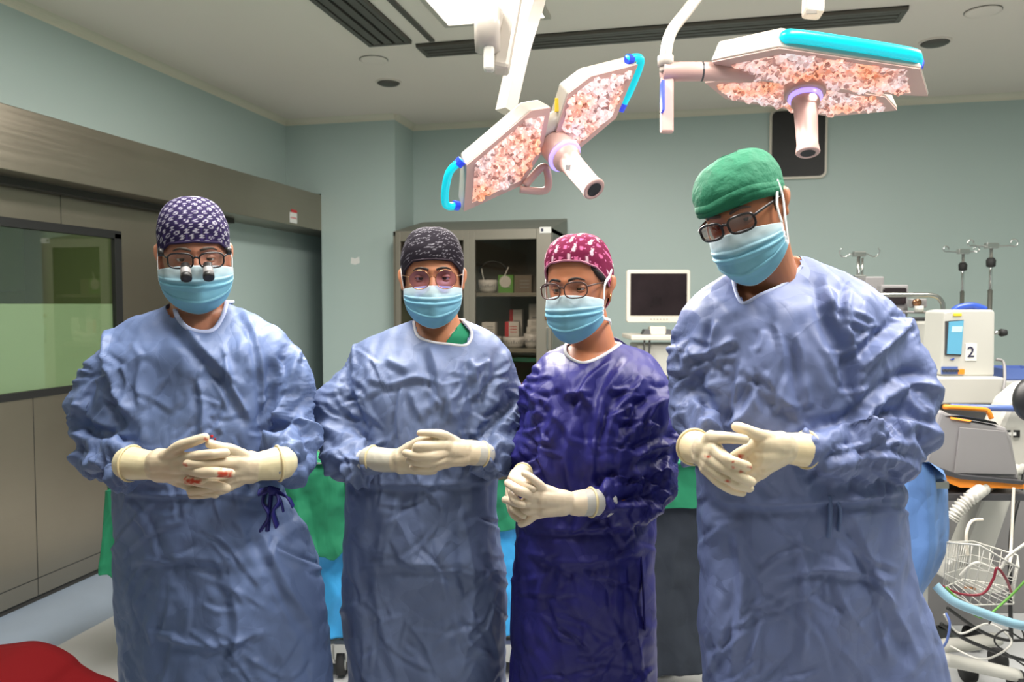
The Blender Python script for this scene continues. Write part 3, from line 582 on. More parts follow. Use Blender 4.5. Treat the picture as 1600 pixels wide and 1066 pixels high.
MB().tube(crs([(cl(1001), -.1, zt-.03), (cl(1000), -.13, zt-.12), (cl(1006), -.13, zt-.14), (cl(1009), -.1, zt-.03)], 20), .006, 8).build('hanging_cable', 'black', ct, True)
for x in (cl(985), cl(1110)):
    for y in (-.05, .3): MB().lathe([(.05, -.02), (.05, .02)], (x, y, .05), (1, 0, 0)).build('caster', 'rubber', ct, True)
# ================================================================== IV POLES
def iv_pole(px, py, D, lb, hooks, grp=None, base_z=0, tw=1.0):
    q = W(px, py, D); top = q[2]; q[2] = base_z; t = thing('drip_stand', lb, 'drip stand', q, YAW, grp)
    MB().cyl((0, 0, .05), (0, 0, top-.25), .013).build('pole', 'steel', t, True); MB().cyl((0, 0, top-.3), (0, 0, top+.01), .009).build('upper_pole', 'chrome', t, True)
    MB().lathe([(.014, -.02), (.024, -.015), (.026, .02), (.016, .035)], (0, 0, top-.10 if tw == 1 else top-.16)).build('lock_collar', 'rubber', t, True)
    MB().box((-.035, -.018, top-.012), (.035, .018, top+.018), bev=.004).build('hook_block', 'steel', t)
    for s, ln, rr in hooks:
        P = [(0, 0, top), (s*ln*.5, 0, top), (s*ln*.85, 0, top+.004)]
        for a in np.linspace(-90, 190, 12): P.append((s*(ln+rr*math.cos(math.radians(a))*1.0), -.01, top+.018+rr*math.sin(math.radians(a))-.0))
        MB().tube(P, .0045, 8).build('hook', 'chrome', t, True)
    for a in range(5): c = 2*PI*a/5; MB().tube([(0, 0, .08), (.14*math.cos(c), .14*math.sin(c), .07), (.26*math.cos(c), .26*math.sin(c), .05)], .013, 8).build('foot', 'steel', t, True)
    return t
iv_pole(1505, 394, 5.1, 'left of the two drip stands behind the white pump, hooks slightly lower', ((-1, .115, .017), (1, .08, .017)), 'tall chrome drip stands by the white pump')
iv_pole(1549, 385, 4.6, 'right and taller of the two drip stands behind the white pump', ((-1, .125, .018), (1, .125, .021)), 'tall chrome drip stands by the white pump')
t = iv_pole(1342, 398, 4.7, 'steel drip stand with two open hooks behind the shoulder of the tall man', (), None, tw=2)
top = W(1342, 398, 4.7)[2]
for s in (-1, 1): MB().tube(crs([(0, 0, top), (s*.05, 0, top+.002), (s*.08, 0, top-.012), (s*.105, 0, top-.008), (s*.118, -.01, top+.02), (s*.105, -.02, top+.035)], 20), .0035, 8).build('hook', 'chrome', t, True)
for s in (-1, 1): MB().cyl((s*.013, -.02, top-.16), (s*.013, -.02, top-.02), .006).build('side_rod', 'steel', t, True)
MB().box((-.035, -.03, top-.15), (.035, .02, top-.12), bev=.005).build('clamp', 'steel', t)
# ================================================================== ANAESTHESIA MACHINE behind the man in green
D0 = 3.7; o0 = stage(1420, 700, D0); q = to_world(o0); q[2] = 0; t = thing('anaesthesia_machine', 'grey anaesthesia machine with steel tube rail behind the man in the green cap', 'machine', q, YAW)
def r3(px, py, D=D0): s = stage(px, py, D); return np.array([s[0]-o0[0], s[1]-o0[1], s[2]])
def bx(px0, py0, px1, py1, D, dep, name, m, root=t, bev=.006, f=None):
    f = f or r3; a = f(px0, py1, D); b = f(px1, py0, D); return MB().box((a[0], a[1], a[2]), (b[0], a[1]+dep, b[2]), bev=bev).build(name, m, root)
bx(1352, 432, 1382, 470, 3.9, .1, 'top_box', 'grey_plastic'); sc_ = bx(1376, 445, 1420, 495, 3.8, .05, 'side_display', 'grey_plastic'); bx(1380, 450, 1416, 476, 3.795, .004, 'display_glass', 'screen_dark')
MB().tube(crs([r3(1370, 461), r3(1430, 461), r3(1458, 462), r3(1470, 470), r3(1474, 488), r3(1474, 560), r3(1474, 640)], 50), .011, 12).build('rail_tube', 'steel', t, True)
bx(1423, 467, 1449, 481, 3.75, .03, 'gauge_plate', 'grey_plastic'); MB().lathe([(.018, 0), (.018, -.02), (0, -.02)], r3(1431, 473, 3.75), (0, 1, 0)).build('brass_gauge', 'frame_gold', t, True); MB().cyl(r3(1436, 478, 3.72), r3(1436, 488, 3.72), .02).build('white_knob', 'white_plastic', t, True)
bx(1415, 486, 1458, 490, 3.72, .1, 'tray', 'grey_plastic'); bx(1425, 496, 1454, 502, 3.7, .03, 'black_clamp', 'rubber'); bx(1453, 495, 1476, 502, 3.69, .03, 'yellow_clamp', 'yellow'); MB().cyl(r3(1452, 498, 3.71), r3(1452, 520, 3.71), .004).build('thin_rod', 'steel', t, True)
MB().cyl(r3(1456, 518, 3.7), r3(1456, 524, 3.7), .032).build('green_lid', 'green_plastic', t, True); MB().cyl(r3(1456, 524, 3.7), r3(1456, 545, 3.7), .028).build('suction_jar', 'white_plastic', t, True)
bx(1330, 500, 1462, 990, 3.85, .5, 'main_body', 'white_plastic', bev=.02); bx(1335, 560, 1460, 566, 3.84, .01, 'body_seam', 'grey_plastic', bev=.001)
for i, (x1, y1, x2, y2) in enumerate(((1466, 540, 1474, 600), (1462, 545, 1468, 610), (1470, 530, 1478, 580))): MB().tube(crs([r3(x1, y1, 3.65), r3(x1-8, (y1+y2)/2, 3.6), r3(x2, y2, 3.62)], 16), .004, 6).build('cable', 'black', t, True)
for x in (1345, 1450): MB().lathe([(.05, -.02), (.05, .02)], r3(x, 985, 3.9)*np.array([1, 1, 0])+np.array([0, 0, .05]), (1, 0, 0)).build('caster', 'rubber', t, True)
# ================================================================== WHITE PUMP MONITOR "2"
Dp = 3.3; op = stage(1512, 589, Dp); q = to_world(op); t2 = thing('infusion_pump', 'white patient monitor with blue screen, blue handle and a number 2', 'monitor', q, YAW)
def rp(px, py, D=Dp): return stage(px, py, D)-op
a = rp(1473, 589); bodyP = [rp(x, y) for x, y in ((1470, 586), (1476, 487), (1490, 484), (1552, 484), (1555, 488), (1554, 588), (1478, 589))]
MB().prism(bodyP, (0, .16, 0), bev=.008).build('housing', 'white_plastic', t2)
fr_ = MB().prism([rp(x, y, Dp-.006) for x, y in ((1478, 502), (1506, 500), (1502, 556), (1477, 555))], (0, .01, 0)).build('screen_bezel', 'dark_plastic', t2); MB().prism([rp(x, y, Dp-.009) for x, y in ((1483, 503), (1506, 501), (1502, 554), (1480, 553))], (0, .004, 0)).build('screen', 'screen_blue', t2)
MB().prism([rp(x, y, Dp-.0105) for x, y in ((1488, 510), (1504, 510), (1503, 519), (1487, 519))], (0, .002, 0)).build('screen_panel', 'screen_band', t2)
MB().tube(crs([rp(1488, 488, Dp+.08), rp(1498, 481, Dp+.08), rp(1520, 478, Dp+.08), rp(1540, 484, Dp+.08)], 20), .012, 10, flat=1.2).build('carry_handle', 'blue_plastic', t2, True)
MB().box(tuple(rp(1508, 564, Dp-.003)), tuple(rp(1526, 537, Dp)+np.array([0, .001, 0])), bev=.0005).build('number_card', 'label', t2)
def text(s, loc, size, m, parent, name='lettering', ext=.0006, rx=PI/2, align='CENTER', rz=0):
    c = bpy.data.curves.new(name, 'FONT'); c.body = s; c.size = size; c.extrude = ext; c.align_x = align; c.align_y = 'CENTER'; c.materials.append(MATS[m]); c.offset = .0004
    o0 = bpy.data.objects.new('tmp', c); col.objects.link(o0); me = bpy.data.meshes.new_from_object(o0.evaluated_get(bpy.context.evaluated_depsgraph_get())); bpy.data.objects.remove(o0); me.name = name
    o = bpy.data.objects.new(name, me); col.objects.link(o); o.location = tuple(map(float, loc)); o.rotation_euler = (rx, 0, rz); o.parent = parent; return o
text('2', rp(1517, 551, Dp-.005), .062, 'ink', t2, 'number'); MB().box(tuple(rp(1490, 494, Dp-.004)), tuple(rp(1502, 490, Dp))).build('yellow_sticker', 'yellow', t2); MB().box(tuple(rp(1497, 585, Dp-.006)), tuple(rp(1506, 577, Dp))).build('orange_key', 'orange', t2)
MB().box(tuple(rp(1471, 585, Dp-.004)), tuple(rp(1496, 573, Dp))).build('connector_strip', 'blue_tray', t2)
for i in range(5): MB().lathe([(.006, 0), (.006, -.012), (0, -.012)], rp(1474+i*5, 579, Dp-.004), (0, 1, 0), seg=10).build('plug', 'dark_plastic', t2)
MB().prism([rp(x, y, Dp-.004) for x, y in ((1484, 562), (1492, 559), (1490, 563))], (0, .002, 0)).build('arrow_logo', 'blue_plastic', t2)
MB().cyl(rp(1552, 520, Dp+.08), rp(1563, 520, Dp+.08), .008).build('knob_stem', 'steel', t2, True); MB().lathe([(.0, 0), (.013, .002), (.017, .01), (.013, .03), (0, .032)], rp(1561, 520, Dp+.08), (1, 0, 0)).build('clamp_knob', 'rubber', t2, True)
# trolley beneath it
q = to_world(op); q[2] = 0; t3 = thing('equipment_trolley', 'cream trolley cabinet under the white monitor with the number 2', 'trolley', q, YAW)
def rt(px, py, D=Dp): s = stage(px, py, D)-op; s[2] += op[2]; return s
a = rt(1464, 632, Dp-.06); b_ = rt(1570, 590, Dp-.06); MB().box((a[0], -.06, a[2]), (b_[0], .4, b_[2]), bev=.008).build('top_cabinet', 'white_plastic', t3); a2 = rt(1570, 630, Dp); MB().box((a[0], -.02, a[2]-.03), (a2[0], .38, a[2]-.005)).build('dark_gap', 'dark_plastic', t3)
MB().box((a[0]+.02, .05, .12), (a2[0], .38, a[2]-.03), bev=.01).build('lower_cabinet', 'grey_plastic', t3)
for x in (a[0]+.05, a2[0]-.05):
    for y in (.1, .33): MB().lathe([(.05, -.02), (.05, .02)], (x, y, .05), (1, 0, 0)).build('caster', 'rubber', t3, True); MB().cyl((x, y, .05), (x, y, .13), .012).build('caster_stem', 'steel', t3, True)
MB().tube(crs([rt(1557, 562, 3.3), rt(1568, 566, 3.3), rt(1570, 590, 3.25), rt(1569, 615, 3.22), rt(1585, 608, 3.3), rt(1600, 600, 3.4)], 24), .006, 8).build('cable', 'grey_plastic', t3, True)
# blue tray and shelf right of the trolley
q = W(1580, 592, 3.8); t = thing('blue_tray', 'open translucent blue plastic tray on a shelf right of the white monitor', 'tray', q, YAW)
tb = MB(); tb.box((-.09, -.08, 0), (.12, .12, .006)); tb.box((-.09, -.08, 0), (.12, -.074, .055)); tb.box((-.09, .114, 0), (.12, .12, .055)); tb.box((-.09, -.08, 0), (-.084, .12, .055)); tb.box((.114, -.08, 0), (.12, .12, .055)); tb.build('tray_shell', 'blue_tray', t)
q[2] = 0; t = thing('side_shelf', 'pale shelf unit carrying the blue tray at the right edge', 'shelf', q, YAW); zz = W(1580, 592, 3.8)[2]; MB().box((-.12, -.15, zz-.03), (.5, .3, zz), bev=.004).build('shelf_board', 'white_plastic', t); MB().box((-.06, .0, 0), (.45, .28, zz-.03), bev=.004).build('shelf_body', 'grey_plastic', t)
# blue rail
bl = MB(); A = W(1490, 637, 3.0); bl.tube([W(1486, 636, 2.98)-A, W(1560, 638, 2.98)-A, W(1680, 640, 2.98)-A], .012, 12)
t = thing('blue_hose', 'straight blue tube running level above the orange and grey unit', 'tube', A); bl.build('tube_run', 'blue_tray', t, True); MB().cyl(W(1660, 640, 2.98)-A, np.array([*W(1660, 640, 2.98)[:2], 0])-A, .015).build('tube_post', 'steel', t)
# ================================================================== ORANGE/GREY ELECTROSURGERY UNIT
De = 2.75; oe = stage(1530, 772, De); q = to_world(oe); t = thing('electrosurgery_unit', 'grey wedge-shaped medical unit with orange base rim and orange handle', 'medical device', q, YAW)
def re(px, py, D=De): return stage(px, py, D)-oe
MB().prism([re(x, y) for x, y in ((1440, 737), (1470, 640), (1500, 655), (1574, 668), (1582, 685), (1593, 745), (1592, 752), (1500, 748))], (0, .28, 0), bev=.012).build('housing', 'grey_plastic', t)
MB().prism([re(x, y, De-.008) for x, y in ((1491, 740), (1500, 668), (1572, 674), (1588, 742))], (0, .006, 0), bev=.002).build('front_panel', 'grey_plastic', t)
MB().prism([re(x, y, De-.02) for x, y in ((1444, 733), (1460, 737), (1500, 748), (1602, 757), (1602, 764), (1500, 762), (1444, 740))], (0, .31, 0)).build('orange_rim', 'orange', t)
MB().prism([re(x, y, De-.03) for x, y in ((1450, 724), (1500, 742), (1600, 752), (1600, 758), (1500, 749), (1446, 734))], (0, .32, 0), bev=.002).build('grey_foot', 'dark_plastic', t)
MB().tube(crs([re(1475, 636, De+.03), re(1535, 640, De+.05), re(1545, 645, De+.05), re(1549, 654, De+.05)], 16), .009, 8).build('top_handle', 'orange', t, True)
MB().prism([re(x, y, De-.004) for x, y in ((1478, 650), (1515, 656), (1560, 664), (1555, 659), (1500, 650))], (0, .05, 0)).build('display_strip', 'black_gloss', t)
MB().prism([re(x, y, De-.007) for x, y in ((1486, 652), (1518, 657), (1516, 659), (1486, 655))], (0, .004, 0)).build('lit_readout', 'orange_lit', t)
# stand of the unit
q = to_world(oe); q[2] = 0; ts = thing('device_stand', 'steel post stand carrying the orange and grey medical unit', 'stand', q, YAW); zt = oe[2]
MB().box((-.16, -.02, zt-.02), (.17, .3, zt+.005), bev=.003).build('platform', 'dark_plastic', ts); s = stage(1468, 800, De)-oe
MB().cyl((s[0], .1, .05), (s[0], .1, zt-.01), .018).build('post', 'steel', ts, True)
for sx in (-.2, .2): MB().tube([(s[0], .1, .06), (s[0]+sx, -.02, .05)], .016, 8).build('foot', 'steel', ts, True)
# white C-shaped cart arm with base, hose, basket
Dc = 2.95; oc = stage(1560, 900, Dc); q = to_world(oc); q[2] = 0; tc_ = thing('white_cart_stand', 'white slanted cart column with broad cast base behind the wire basket', 'cart stand', q, YAW)
def rc(px, py, D=Dc): s = stage(px, py, D); return np.array([s[0]-oc[0], s[1]-oc[1], s[2]])
MB().prism([rc(x, y) for x, y in ((1541, 764), (1588, 764), (1545, 890), (1490, 890))], (0, .09, 0), bev=.012).build('slanted_column', 'white_plastic', tc_)
MB().prism([rc(x, y) for x, y in ((1482, 882), (1500, 868), (1545, 874), (1575, 900), (1578, 925), (1530, 935), (1480, 908))], (0, .25, 0), bev=.02).build('cast_foot', 'white_plastic', tc_)
MB().prism([rc(x, y, 3.02) for x, y in ((1555, 680), (1580, 625), (1610, 600), (1640, 600), (1640, 760), (1565, 760))], (0, .12, 0), bev=.02).build('upper_column', 'white_plastic', tc_)
k = MB(); A = rc(1581, 678, 3.01)
for dx in (-.018, .018):
    k.box((A[0]+dx-.012, A[1]-.002, A[2]-.014), (A[0]+dx+.012, A[1], A[2]+.014))
k.build('black_mark', 'black', tc_); k = MB()
for dx in (-1, 1): k.box((A[0]+dx*.009-.006, A[1]-.003, A[2]-.006), (A[0]+dx*.009+.006, A[1]-.0015, A[2]+.006))
k.build('mark_cross', 'label', tc_)
for (x, y) in ((1509, 918), (1516, 919), (1522, 920)): MB().box(tuple(rc(x-2, y+2, 2.945)), tuple(rc(x+2, y-2, 2.95))).build('gold_contact', 'frame_gold', tc_)
lg = [crs([rc(1468, 1012, 3.1), rc(1510, 1000, 3.1), rc(1556, 998, 3.15)], 12), crs([rc(1472, 1030, 3.0), rc(1530, 1042, 3.0), rc(1590, 1056, 3.0)], 12)]
for P in lg: P[:, 2] = np.clip(P[:, 2], .07, .15); MB().tube(P, .035, 10, flat=.7).build('base_leg', 'white_plastic', tc_, True)
for (x, y, D) in ((1560, 1010, 3.2), (1512, 1056, 3.1), (1590, 1060, 3.0)): c = rc(x, y, D); MB().lathe([(.045, -.018), (.045, .018)], (c[0], c[1], .045), (1, 0, 0)).build('caster', 'rubber', tc_, True)
# corrugated hose
Dh = 2.7; P = crs([W(1487, 812, Dh), W(1503, 790, Dh), W(1530, 768, Dh+.02), W(1560, 748, Dh+.2), W(1600, 730, Dh+.35)], 90); P0 = P[0].copy(); R_ = np.array([.021+.0035*(1 if (i % 4) < 2 else -1) for i in range(90)])
th = thing('corrugated_hose', 'white corrugated breathing hose curving up under the orange-rimmed unit', 'hose', P0); MB().tube(P-P0, R_, 14).build('hose_wall', 'white_plastic', th, True)
# pale blue draped thing
# ================================================================== DRAPED STAND, BASKET, CABLES AT THE RIGHT
def drape_sheet(name, rows, D0, thick, m, parent, base, n=(60, 40), amp=.012, seed=0, foldn=7, hem=1.0):
    "hanging cloth: rows (py, left px, right px, dD); closed at the sides by a shallow curve, with real folds"
    A = crs(rows, n[1]); V = []; F = []; nu = n[0]
    for j in range(n[1]):
        py, l, r, dd = A[j]
        for i in range(nu+1):
            s = i/nu; e = 1-abs(2*s-1)**3
            V.append(stage(l+(r-l)*s, py+hem*(j/(n[1]-1))**4*(8*math.sin(s*9+seed)+6*(2*abs((s*3.3+seed) % 1-.5)-.5)), D0+dd+(1-e)*thick))
    V = np.array(V); q = np.column_stack([V[:, 0]*foldn, V[:, 2]*1.6+seed, np.full(len(V), seed*3.1)]); f = fold(q, 1.6)*amp+crump(V*np.array([1, .6, .8]), 9, seed+1)*amp*.9+crump(V, 19, seed+2)*amp*.3; V[:, 1] -= f; V[:, 0] += f*.3
    for j in range(n[1]-1):
        for i in range(nu): a = j*(nu+1)+i; F.append([a, a+nu+1, a+nu+2, a+1])
    o = link_mesh(name, V-base, F, m, parent); sd = o.modifiers.new('s', 'SOLIDIFY'); sd.thickness = .003; return o
od = stage(1450, 760, 2.3); q = to_world(od); q[2] = 0; od[2] = 0
t = thing('draped_stand', 'equipment stand under a light blue disposable drape right of the man in the green cap', 'draped stand', q, YAW)
drape_sheet('front_drape', [(722, 1405, 1452, 0), (745, 1395, 1478, 0), (790, 1390, 1484, 0), (850, 1390, 1482, 0), (900, 1395, 1462, 0), (935, 1400, 1440, 0), (945, 1410, 1432, 0)], 2.3, .15, 'pale_blue_drape', t, od, seed=4.2, foldn=12)
V = [stage(x, y, D)-od for x, y, D in ((1405, 722, 2.3), (1452, 722, 2.3), (1478, 745, 2.31), (1474, 735, 2.55), (1405, 725, 2.6))]; link_mesh('top_drape', V, [[0, 1, 2, 3, 4]], 'pale_blue_drape', t, False)
zt = stage(1430, 730, 2.4)[2]; xx = stage(1430, 730, 2.45)-od; MB().cyl((xx[0], .12, .05), (xx[0], .12, zt-.03), .018).build('post', 'steel', t, True); MB().box((xx[0]-.04, .03, zt-.05), (xx[0]+.04, .2, zt-.03)).build('instrument_plate', 'steel', t)
for s in (-1, 1): MB().tube([(xx[0], .12, .06), (xx[0]+s*.2, .05, .04)], .014, 8).build('foot', 'steel', t, True)
# wire basket
Db = 2.45; ob = stage(1530, 960, Db); t = thing('wire_basket', 'white wire basket full of leads at the lower right', 'basket', to_world(ob), YAW)
def rb(px, py, D=Db): return stage(px, py, D)-ob
top = [rb(1480, 848, 2.40), rb(1530, 852, 2.36), rb(1592, 888, 2.36), rb(1590, 868, 2.62), rb(1520, 846, 2.66)]; bot = [rb(1474, 918, 2.42), rb(1520, 946, 2.40), rb(1584, 944, 2.42), rb(1580, 918, 2.6), rb(1505, 905, 2.62)]
def loopP(P, n=60):
    P = np.array(P+[P[0]]); L_ = np.concatenate([[0], np.cumsum(np.linalg.norm(np.diff(P, axis=0), axis=1))]); s = np.linspace(0, L_[-1], n, endpoint=False); return np.column_stack([np.interp(s, L_, P[:, k]) for k in range(3)])
lt, lb_ = loopP(top), loopP(bot); bk = MB()
for f_, r_ in ((0, .0028), (.35, .0013), (.7, .0013), (1, .0022)): bk.tube(lt*(1-f_)+lb_*f_, r_, 6, closed=True)
for i in range(0, 60, 2): bk.tube([lt[i], lb_[i]], .0013, 5)
for i in range(0, 30, 3): bk.tube([lb_[i], lb_[(59-i) % 60]], .0013, 5)
bk.build('wire_frame', 'white_plastic', t, True)
def cable_(lb, pts, r, m, cat='cable', name='cable_lead', grp='leads hanging around the wire basket'):
    P = [W(*p) for p in pts]; b = P[0]; o = MB().tube(crs([x-b for x in P], 14*len(P)), r, 8).build(name, m, None, True); o.location = tuple(b); return tag(o, lb, cat, grp)
cable_('dark red tube looping inside the wire basket', [(1470, 915, 2.38), (1500, 928, 2.37), (1535, 928, 2.36), (1552, 905, 2.36), (1558, 888, 2.36), (1572, 905, 2.37), (1580, 925, 2.4)], .004, 'tube_red')
cable_('bright green lead running from the basket to the right edge', [(1478, 918, 2.33), (1505, 945, 2.32), (1535, 965, 2.31), (1570, 940, 2.31), (1602, 908, 2.3)], .0035, 'box_green')
cable_('pale blue wide tube sweeping under the basket to the right edge', [(1462, 915, 2.33), (1490, 940, 2.3), (1540, 960, 2.29), (1585, 975, 2.28), (1640, 985, 2.28)], .014, 'tube_pale')
cable_('grey vertical cord passing from the orange rim down beside the column', [(1584, 762, 2.7), (1582, 810, 2.68), (1580, 850, 2.66), (1578, 880, 2.6)], .005, 'cream_plastic')
cable_('black cord dropping behind the wire basket', [(1590, 690, 3.1), (1600, 740, 3.0), (1582, 820, 2.75), (1578, 900, 2.7), (1580, 1000, 2.7)], .007, 'black')
cable_('black lead lying low below the basket, nearest the gown', [(1470, 975, 2.9), (1510, 1000, 2.9), (1560, 1020, 2.9), (1610, 1035, 2.9)], .007, 'black')
cable_('second black lead crossing low at the right edge', [(1480, 950, 2.8), (1530, 985, 2.8), (1570, 1000, 2.8), (1610, 1000, 2.8)], .006, 'black')
cable_('thin black looping lead under the right end of the basket', [(1545, 975, 2.6), (1560, 962, 2.6), (1590, 975, 2.6), (1600, 1000, 2.6), (1570, 985, 2.6), (1555, 1005, 2.6), (1600, 1040, 2.6)], .003, 'black')
cable_('white lead looping low under the basket', [(1475, 960, 2.7), (1500, 990, 2.7), (1545, 975, 2.65), (1580, 1000, 2.6), (1565, 1020, 2.6), (1530, 1030, 2.7), (1485, 1010, 2.8)], .0035, 'white_plastic')
cable_('lilac lead hanging at the edge of the light blue gown', [(1478, 958, 2.6), (1484, 975, 2.58), (1480, 1000, 2.58), (1473, 1012, 2.6)], .004, 'handle_blue' if False else 'blue_tray')
cable_('pale cable arching over the left side of the basket', [(1512, 868, 2.6), (1510, 835, 2.6), (1518, 815, 2.62), (1535, 812, 2.64)], .005, 'cream_plastic')
cable_('pale cable coiled inside the basket', [(1500, 900, 2.5), (1525, 880, 2.48), (1560, 890, 2.5), (1575, 870, 2.5), (1602, 850, 2.5)], .005, 'white_plastic')
q = W(1606, 625, 2.2); t = thing('black_round_device', 'black rounded object cut off by the right edge beside the blue tube', 'device', q, YAW); MB().lathe([(0, -.03), (.05, -.03), (.068, -.01), (.068, .01), (.05, .03), (0, .03)], (.03, 0, 0), (0, 1, 0)).build('disc_body', 'black', t, True); MB().cyl((.03, 0, -.06), (.03, .0, -q[2]), .012).build('post', 'rubber', t, True); MB().cyl((.03, 0, -q[2]), (.03, .0, -q[2]+.02), .14).build('foot_plate', 'rubber', t, True)
# ================================================================== OPERATING TABLE behind the group
Dt = 3.02; o_ = stage(480, 900, Dt); o_[2] = 0; q = to_world(o_); t = thing('operating_table', 'operating table behind the group covered with green cloth over blue drape', 'operating table', q, YAW)
x0 = stage(168, 740, Dt)[0]; x1 = stage(1120, 740, Dt)[0]; zt = stage(480, 722, Dt)[2]
MB().box((x0-o_[0], 0.02, zt-.06), (x1-o_[0], .62, zt-.006), bev=.02).build('table_top', 'dark_plastic', t)
def cloth(name, m, rows, D, seed, amp, top=None, fn=7):
    drape_sheet(name, rows, D, .02, m, t, o_, n=(90, 40), seed=seed, amp=amp, foldn=fn)
cloth('green_cloth', 'green_drape', [(706, 455, 525, .05), (716, 450, 528, .0), (735, 445, 534, -.01), (790, 440, 540, -.02), (850, 435, 541, -.02), (868, 445, 540, -.02)], Dt, 1.3, .045)
cloth('green_cloth', 'green_drape', [(765, 166, 215, .0), (800, 162, 225, -.01), (850, 158, 235, -.02), (895, 153, 245, -.03), (905, 156, 255, -.03)], Dt-.05, 5.1, .045, fn=9)
cloth('green_cloth', 'green_drape', [(700, 200, 460, .1), (716, 172, 460, .0), (760, 168, 460, 0), (850, 180, 455, 0)], Dt+.02, 6.1, .012)
cloth('green_cloth', 'green_drape', [(750, 530, 835, .0), (770, 530, 838, .0), (795, 530, 838, .0), (830, 530, 838, 0)], Dt+.01, 2.2, .02)
cloth('green_cloth', 'green_drape', [(720, 835, 1125, .0), (750, 835, 1125, .0), (780, 835, 1125, .0), (800, 835, 1125, 0)], Dt+.0, 3.2, .015)
cloth('added_dark_sheet', 'added_dark_drape', [(730, 840, 1122, .02), (850, 840, 1122, .02), (960, 840, 1122, .02), (1060, 840, 1122, .02)], Dt+.01, 9.2, .015)  # near-black sheet added to keep the gap between the gowns dark
cloth('blue_under_drape', 'blue_drape', [(800, 440, 840, .03), (850, 440, 845, .02), (930, 480, 850, .01), (990, 500, 860, .01)], Dt+.01, 7.7, .025)
tz = MB(); tz.box((x0-o_[0], -.02, zt-.006), (x1-o_[0], .66, zt+.002), bev=.003); tz.build('green_top_cloth', 'green_drape', t)
for px in (300, 1000): c = stage(px, 900, Dt)[0]-o_[0]; MB().cyl((c, .3, .1), (c, .3, zt-.05), .06).build('pedestal', 'steel', t, True)
MB().box((-.7, .1, .06), (stage(1000, 900, Dt)[0]-o_[0]+.2, .5, .16), bev=.02).build('base', 'steel', t)
cx_ = stage(530, 1010, 3.15); 
c = cx_-o_; ck = MB(); ck.lathe([(.055, -.016), (.055, .016)], (c[0]+.012, c[1], .06), (1, 0, 0)); ck.build('caster', 'rubber', t, True); MB().lathe([(.035, -.02), (.035, .02)], (c[0]+.012, c[1], .06), (1, 0, 0)).build('caster_hub', 'steel', t, True); MB().box((c[0]-.03, c[1]-.03, .06), (c[0]-.005, c[1]+.03, .15), bev=.008).build('caster_fork', 'steel', t); MB().cyl((c[0]-.01, c[1], .13), (c[0]-.01, c[1], .3), .018).build('caster_stem', 'steel', t, True)
# things on the table
A = W(500, 726, 2.95); t = thing('surgical_scissors', 'small steel scissors lying on the green cloth between the two light blue gowns', 'scissors', A, YAW)
MB().tube(crs([(-.04, 0, .004), (0, .0, .004), (.02, .008, .004)], 8), .0025, 6).build('blade', 'chrome', t, True); MB().tube(crs([(-.03, .012, .005), (0, 0, .005), (.022, -.01, .005)], 8), .0025, 6).build('blade', 'chrome', t, True)
for s in (-1, 1): MB().tube([(.034+.012*math.cos(a), s*.012+.008*math.sin(a), .005) for a in np.linspace(0, 2*PI, 16, endpoint=False)], .002, 6, closed=True).build('finger_ring', 'chrome', t, True)
A = W(502, 718, 3.12); A[2] = stage(480, 722, Dt)[2]+.002; t = thing('small_bottle', 'small cream bottle standing on the green cloth behind the two light blue gowns', 'bottle', A); MB().lathe([(.013, 0), (.014, .04), (.009, .05), (0, .052)], (0, 0, 0)).build('bottle_body', 'cream_plastic', t, True); MB().cyl((0, 0, .05), (0, 0, .065), .01).build('cap', 'white_plastic', t, True)
# ================================================================== RED CLOTH in the near left corner
Dr = 1.45; orr = stage(40, 1040, Dr); orr[2] = 0; t = thing('red_draped_stool', 'dark red cloth spread over a low stand in the near left corner', 'red cloth', to_world(orr), YAW)
zs = stage(40, 1012, Dr)[2]; V = []; F = []; nu, nv = 60, 40
xr = stage(178, 1066, Dr-.1)[0]-orr[0]; xl = stage(-330, 1012, Dr)[0]-orr[0]; pts = [(stage(x, y, Dr)-orr) for x, y in ((-330, 1020), (-100, 1022), (0, 1011), (25, 1008), (55, 1005), (85, 1012), (112, 1027), (125, 1040), (150, 1055), (178, 1066), (200, 1090), (215, 1150), (222, 1300))]; E_ = crs(pts, nu)
for j in range(nv):
    s = j/(nv-1)
    for i in range(nu):
        p_ = E_[i].copy(); y = -s*1.1; p_[1] += y; sag = 0 if s < .55 else (s-.55)**2*2.6; p_[2] -= sag+.015*math.sin(i*.35+s*3)*s; V.append(p_+np.array([0, 0, .0]))
V = np.array(V); V[:, 2] = np.maximum(V[:, 2], .02)
for j in range(nv-1):
    for i in range(nu-1): a = j*nu+i; F.append([a, a+1, a+nu+1, a+nu])
rc_ = link_mesh('cloth_sheet', V, F, 'red_cloth', t); sd = rc_.modifiers.new('s', 'SOLIDIFY'); sd.thickness = .004
MB().box((xl+.05, -.45, zs-.14), (-.02, .08, zs-.10), bev=.01).build('seat_board', 'steel', t)
for x in (xl+.1, -.07):
    for y in (-.4, .03): MB().cyl((x, y, 0), (x, y, zs-.1), .014).build('leg', 'steel', t, True)
